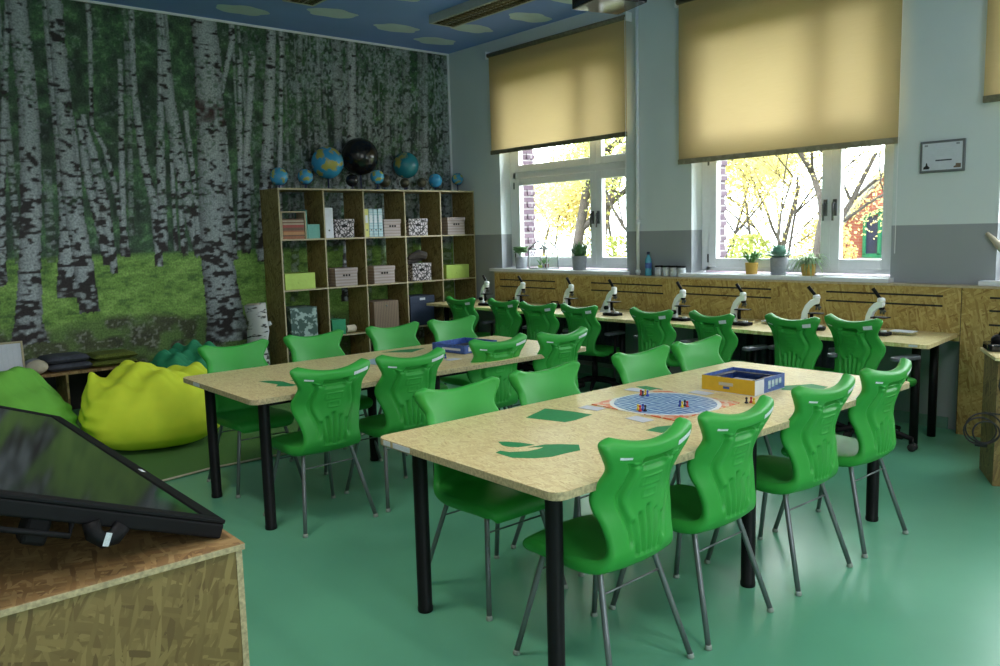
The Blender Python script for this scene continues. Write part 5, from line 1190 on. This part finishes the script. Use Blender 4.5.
# brick house with steep gable and green window
t = thing('brick_house', 'red brick house with steep gable and green framed window across the yard', 'house', (0, 0, 0))
gab = [(1.95, -1.2), (1.95, 1.30), (-.35, 4.0), (-2.6, 1.35), (-2.6, -1.2)]
MB().prism(gab, 14.0, 18, axis='x').build('wall', M['housebrick'], t)
for s, (p, q) in enumerate((((2.10, 1.14), (-.35, 4.02)), ((-.35, 4.02), (-2.8, 1.12)))):
    MB().prism([p, q, (q[0], q[1] + .20), (p[0], p[1] + .20)], 13.8, 18.2, axis='x').build('roof', M['roofs'] if 'roofs' in M else M['grey'], t)
M['greenpaint'] = plain('green_window_paint', (.01, .14, .07), .5)
wf = MB(); ya, yb, za, zb = 1.22, .48, .78, 1.75
wf.box(13.93, 14.0, ya - .07, ya, za, zb); wf.box(13.93, 14.0, yb, yb + .07, za, zb); wf.box(13.93, 14.0, yb, ya, za - .07, za + .03); wf.prism([(ya, zb), (yb + .30, zb + .18), (yb, zb + .2), (yb, zb + .12), (yb + .28, zb + .09), (ya - .05, zb - .06)], 13.93, 14.0, axis='x'); wf.box(13.93, 14, (ya + yb) / 2 - .09, (ya + yb) / 2 - .01, za, zb + .1)
w = wf.build('window', M['greenpaint'], t); MB().box(13.985, 13.997, yb + .05, ya - .05, za, zb).build('pane', M['darkblue'], w)
MB().box(13.85, 14, yb - .1, ya + .1, za - .16, za - .08).build('stone_sill', M['grey'], t)

# ------------------------------------------------------------------ daylight
w = bpy.data.worlds.new('overcast'); sc.world = w; w.use_nodes = True; bg = w.node_tree.nodes['Background']
bg.inputs[0].default_value = (.87, .95, 1.0, 1); bg.inputs[1].default_value = 7.0
for i, (a, b, c, d) in enumerate(OPEN):
    la = bpy.data.lights.new('window_portal', 'AREA'); la.shape = 'RECTANGLE'; la.size = b - a; la.size_y = d - c; la.cycles.is_portal = True
    lo = bpy.data.objects.new('window_portal', la); COL.objects.link(lo); lo.location = (.245, (a + b) / 2, (c + d) / 2); lo.rotation_euler = (R(90), 0, R(90))
    lo.rotation_euler = Vector((-1, 0, 0)).to_track_quat('-Z', 'Y').to_euler()
    la.size = b - a; la.size_y = d - c
for (a, b) in FILL_WIN:
    la = bpy.data.lights.new('window_portal', 'AREA'); la.shape = 'RECTANGLE'; la.size = b - a; la.size_y = 1.7; la.cycles.is_portal = True
    lo = bpy.data.objects.new('window_portal', la); COL.objects.link(lo); lo.location = ((a + b) / 2, YF - .32, 1.85); lo.rotation_euler = Vector((0, 1, 0)).to_track_quat('-Z', 'Z').to_euler()

# ------------------------------------------------------------------ camera
f, yaw, pit, rol = 818.31, R(49.6312), R(-7.0466), R(-1.5037)
F = Vector((math.cos(yaw) * math.cos(pit), math.sin(yaw) * math.cos(pit), math.sin(pit))); R0 = Vector((math.sin(yaw), -math.cos(yaw), 0)); U0 = R0.cross(F)
Rr = R0 * math.cos(rol) + U0 * math.sin(rol); Ur = U0 * math.cos(rol) - R0 * math.sin(rol)
cam = bpy.data.cameras.new('camera'); cam.sensor_width = 36; cam.lens = f * 36 / 1000; cam.clip_end = 200
co = bpy.data.objects.new('camera', cam); COL.objects.link(co)
mw = Matrix(((Rr.x, Ur.x, -F.x, -6.6136), (Rr.y, Ur.y, -F.y, -8.6723), (Rr.z, Ur.z, -F.z, 1.5985), (0, 0, 0, 1))); co.matrix_world = mw
sc.camera = co
vs = sc.view_settings; vs.view_transform = 'Standard'; vs.look = 'None'; vs.gamma = 1; vs.use_curve_mapping = False; vs.exposure = 1.13
cy_ = sc.cycles; cy_.use_denoising = True
try: cy_.denoiser = 'OPENIMAGEDENOISE'
except Exception: pass
cy_.max_bounces = 10; cy_.diffuse_bounces = 6; cy_.glossy_bounces = 4; cy_.transparent_max_bounces = 16; cy_.transmission_bounces = 6; cy_.sample_clamp_indirect = 8; cy_.caustics_reflective = False; cy_.caustics_refractive = False
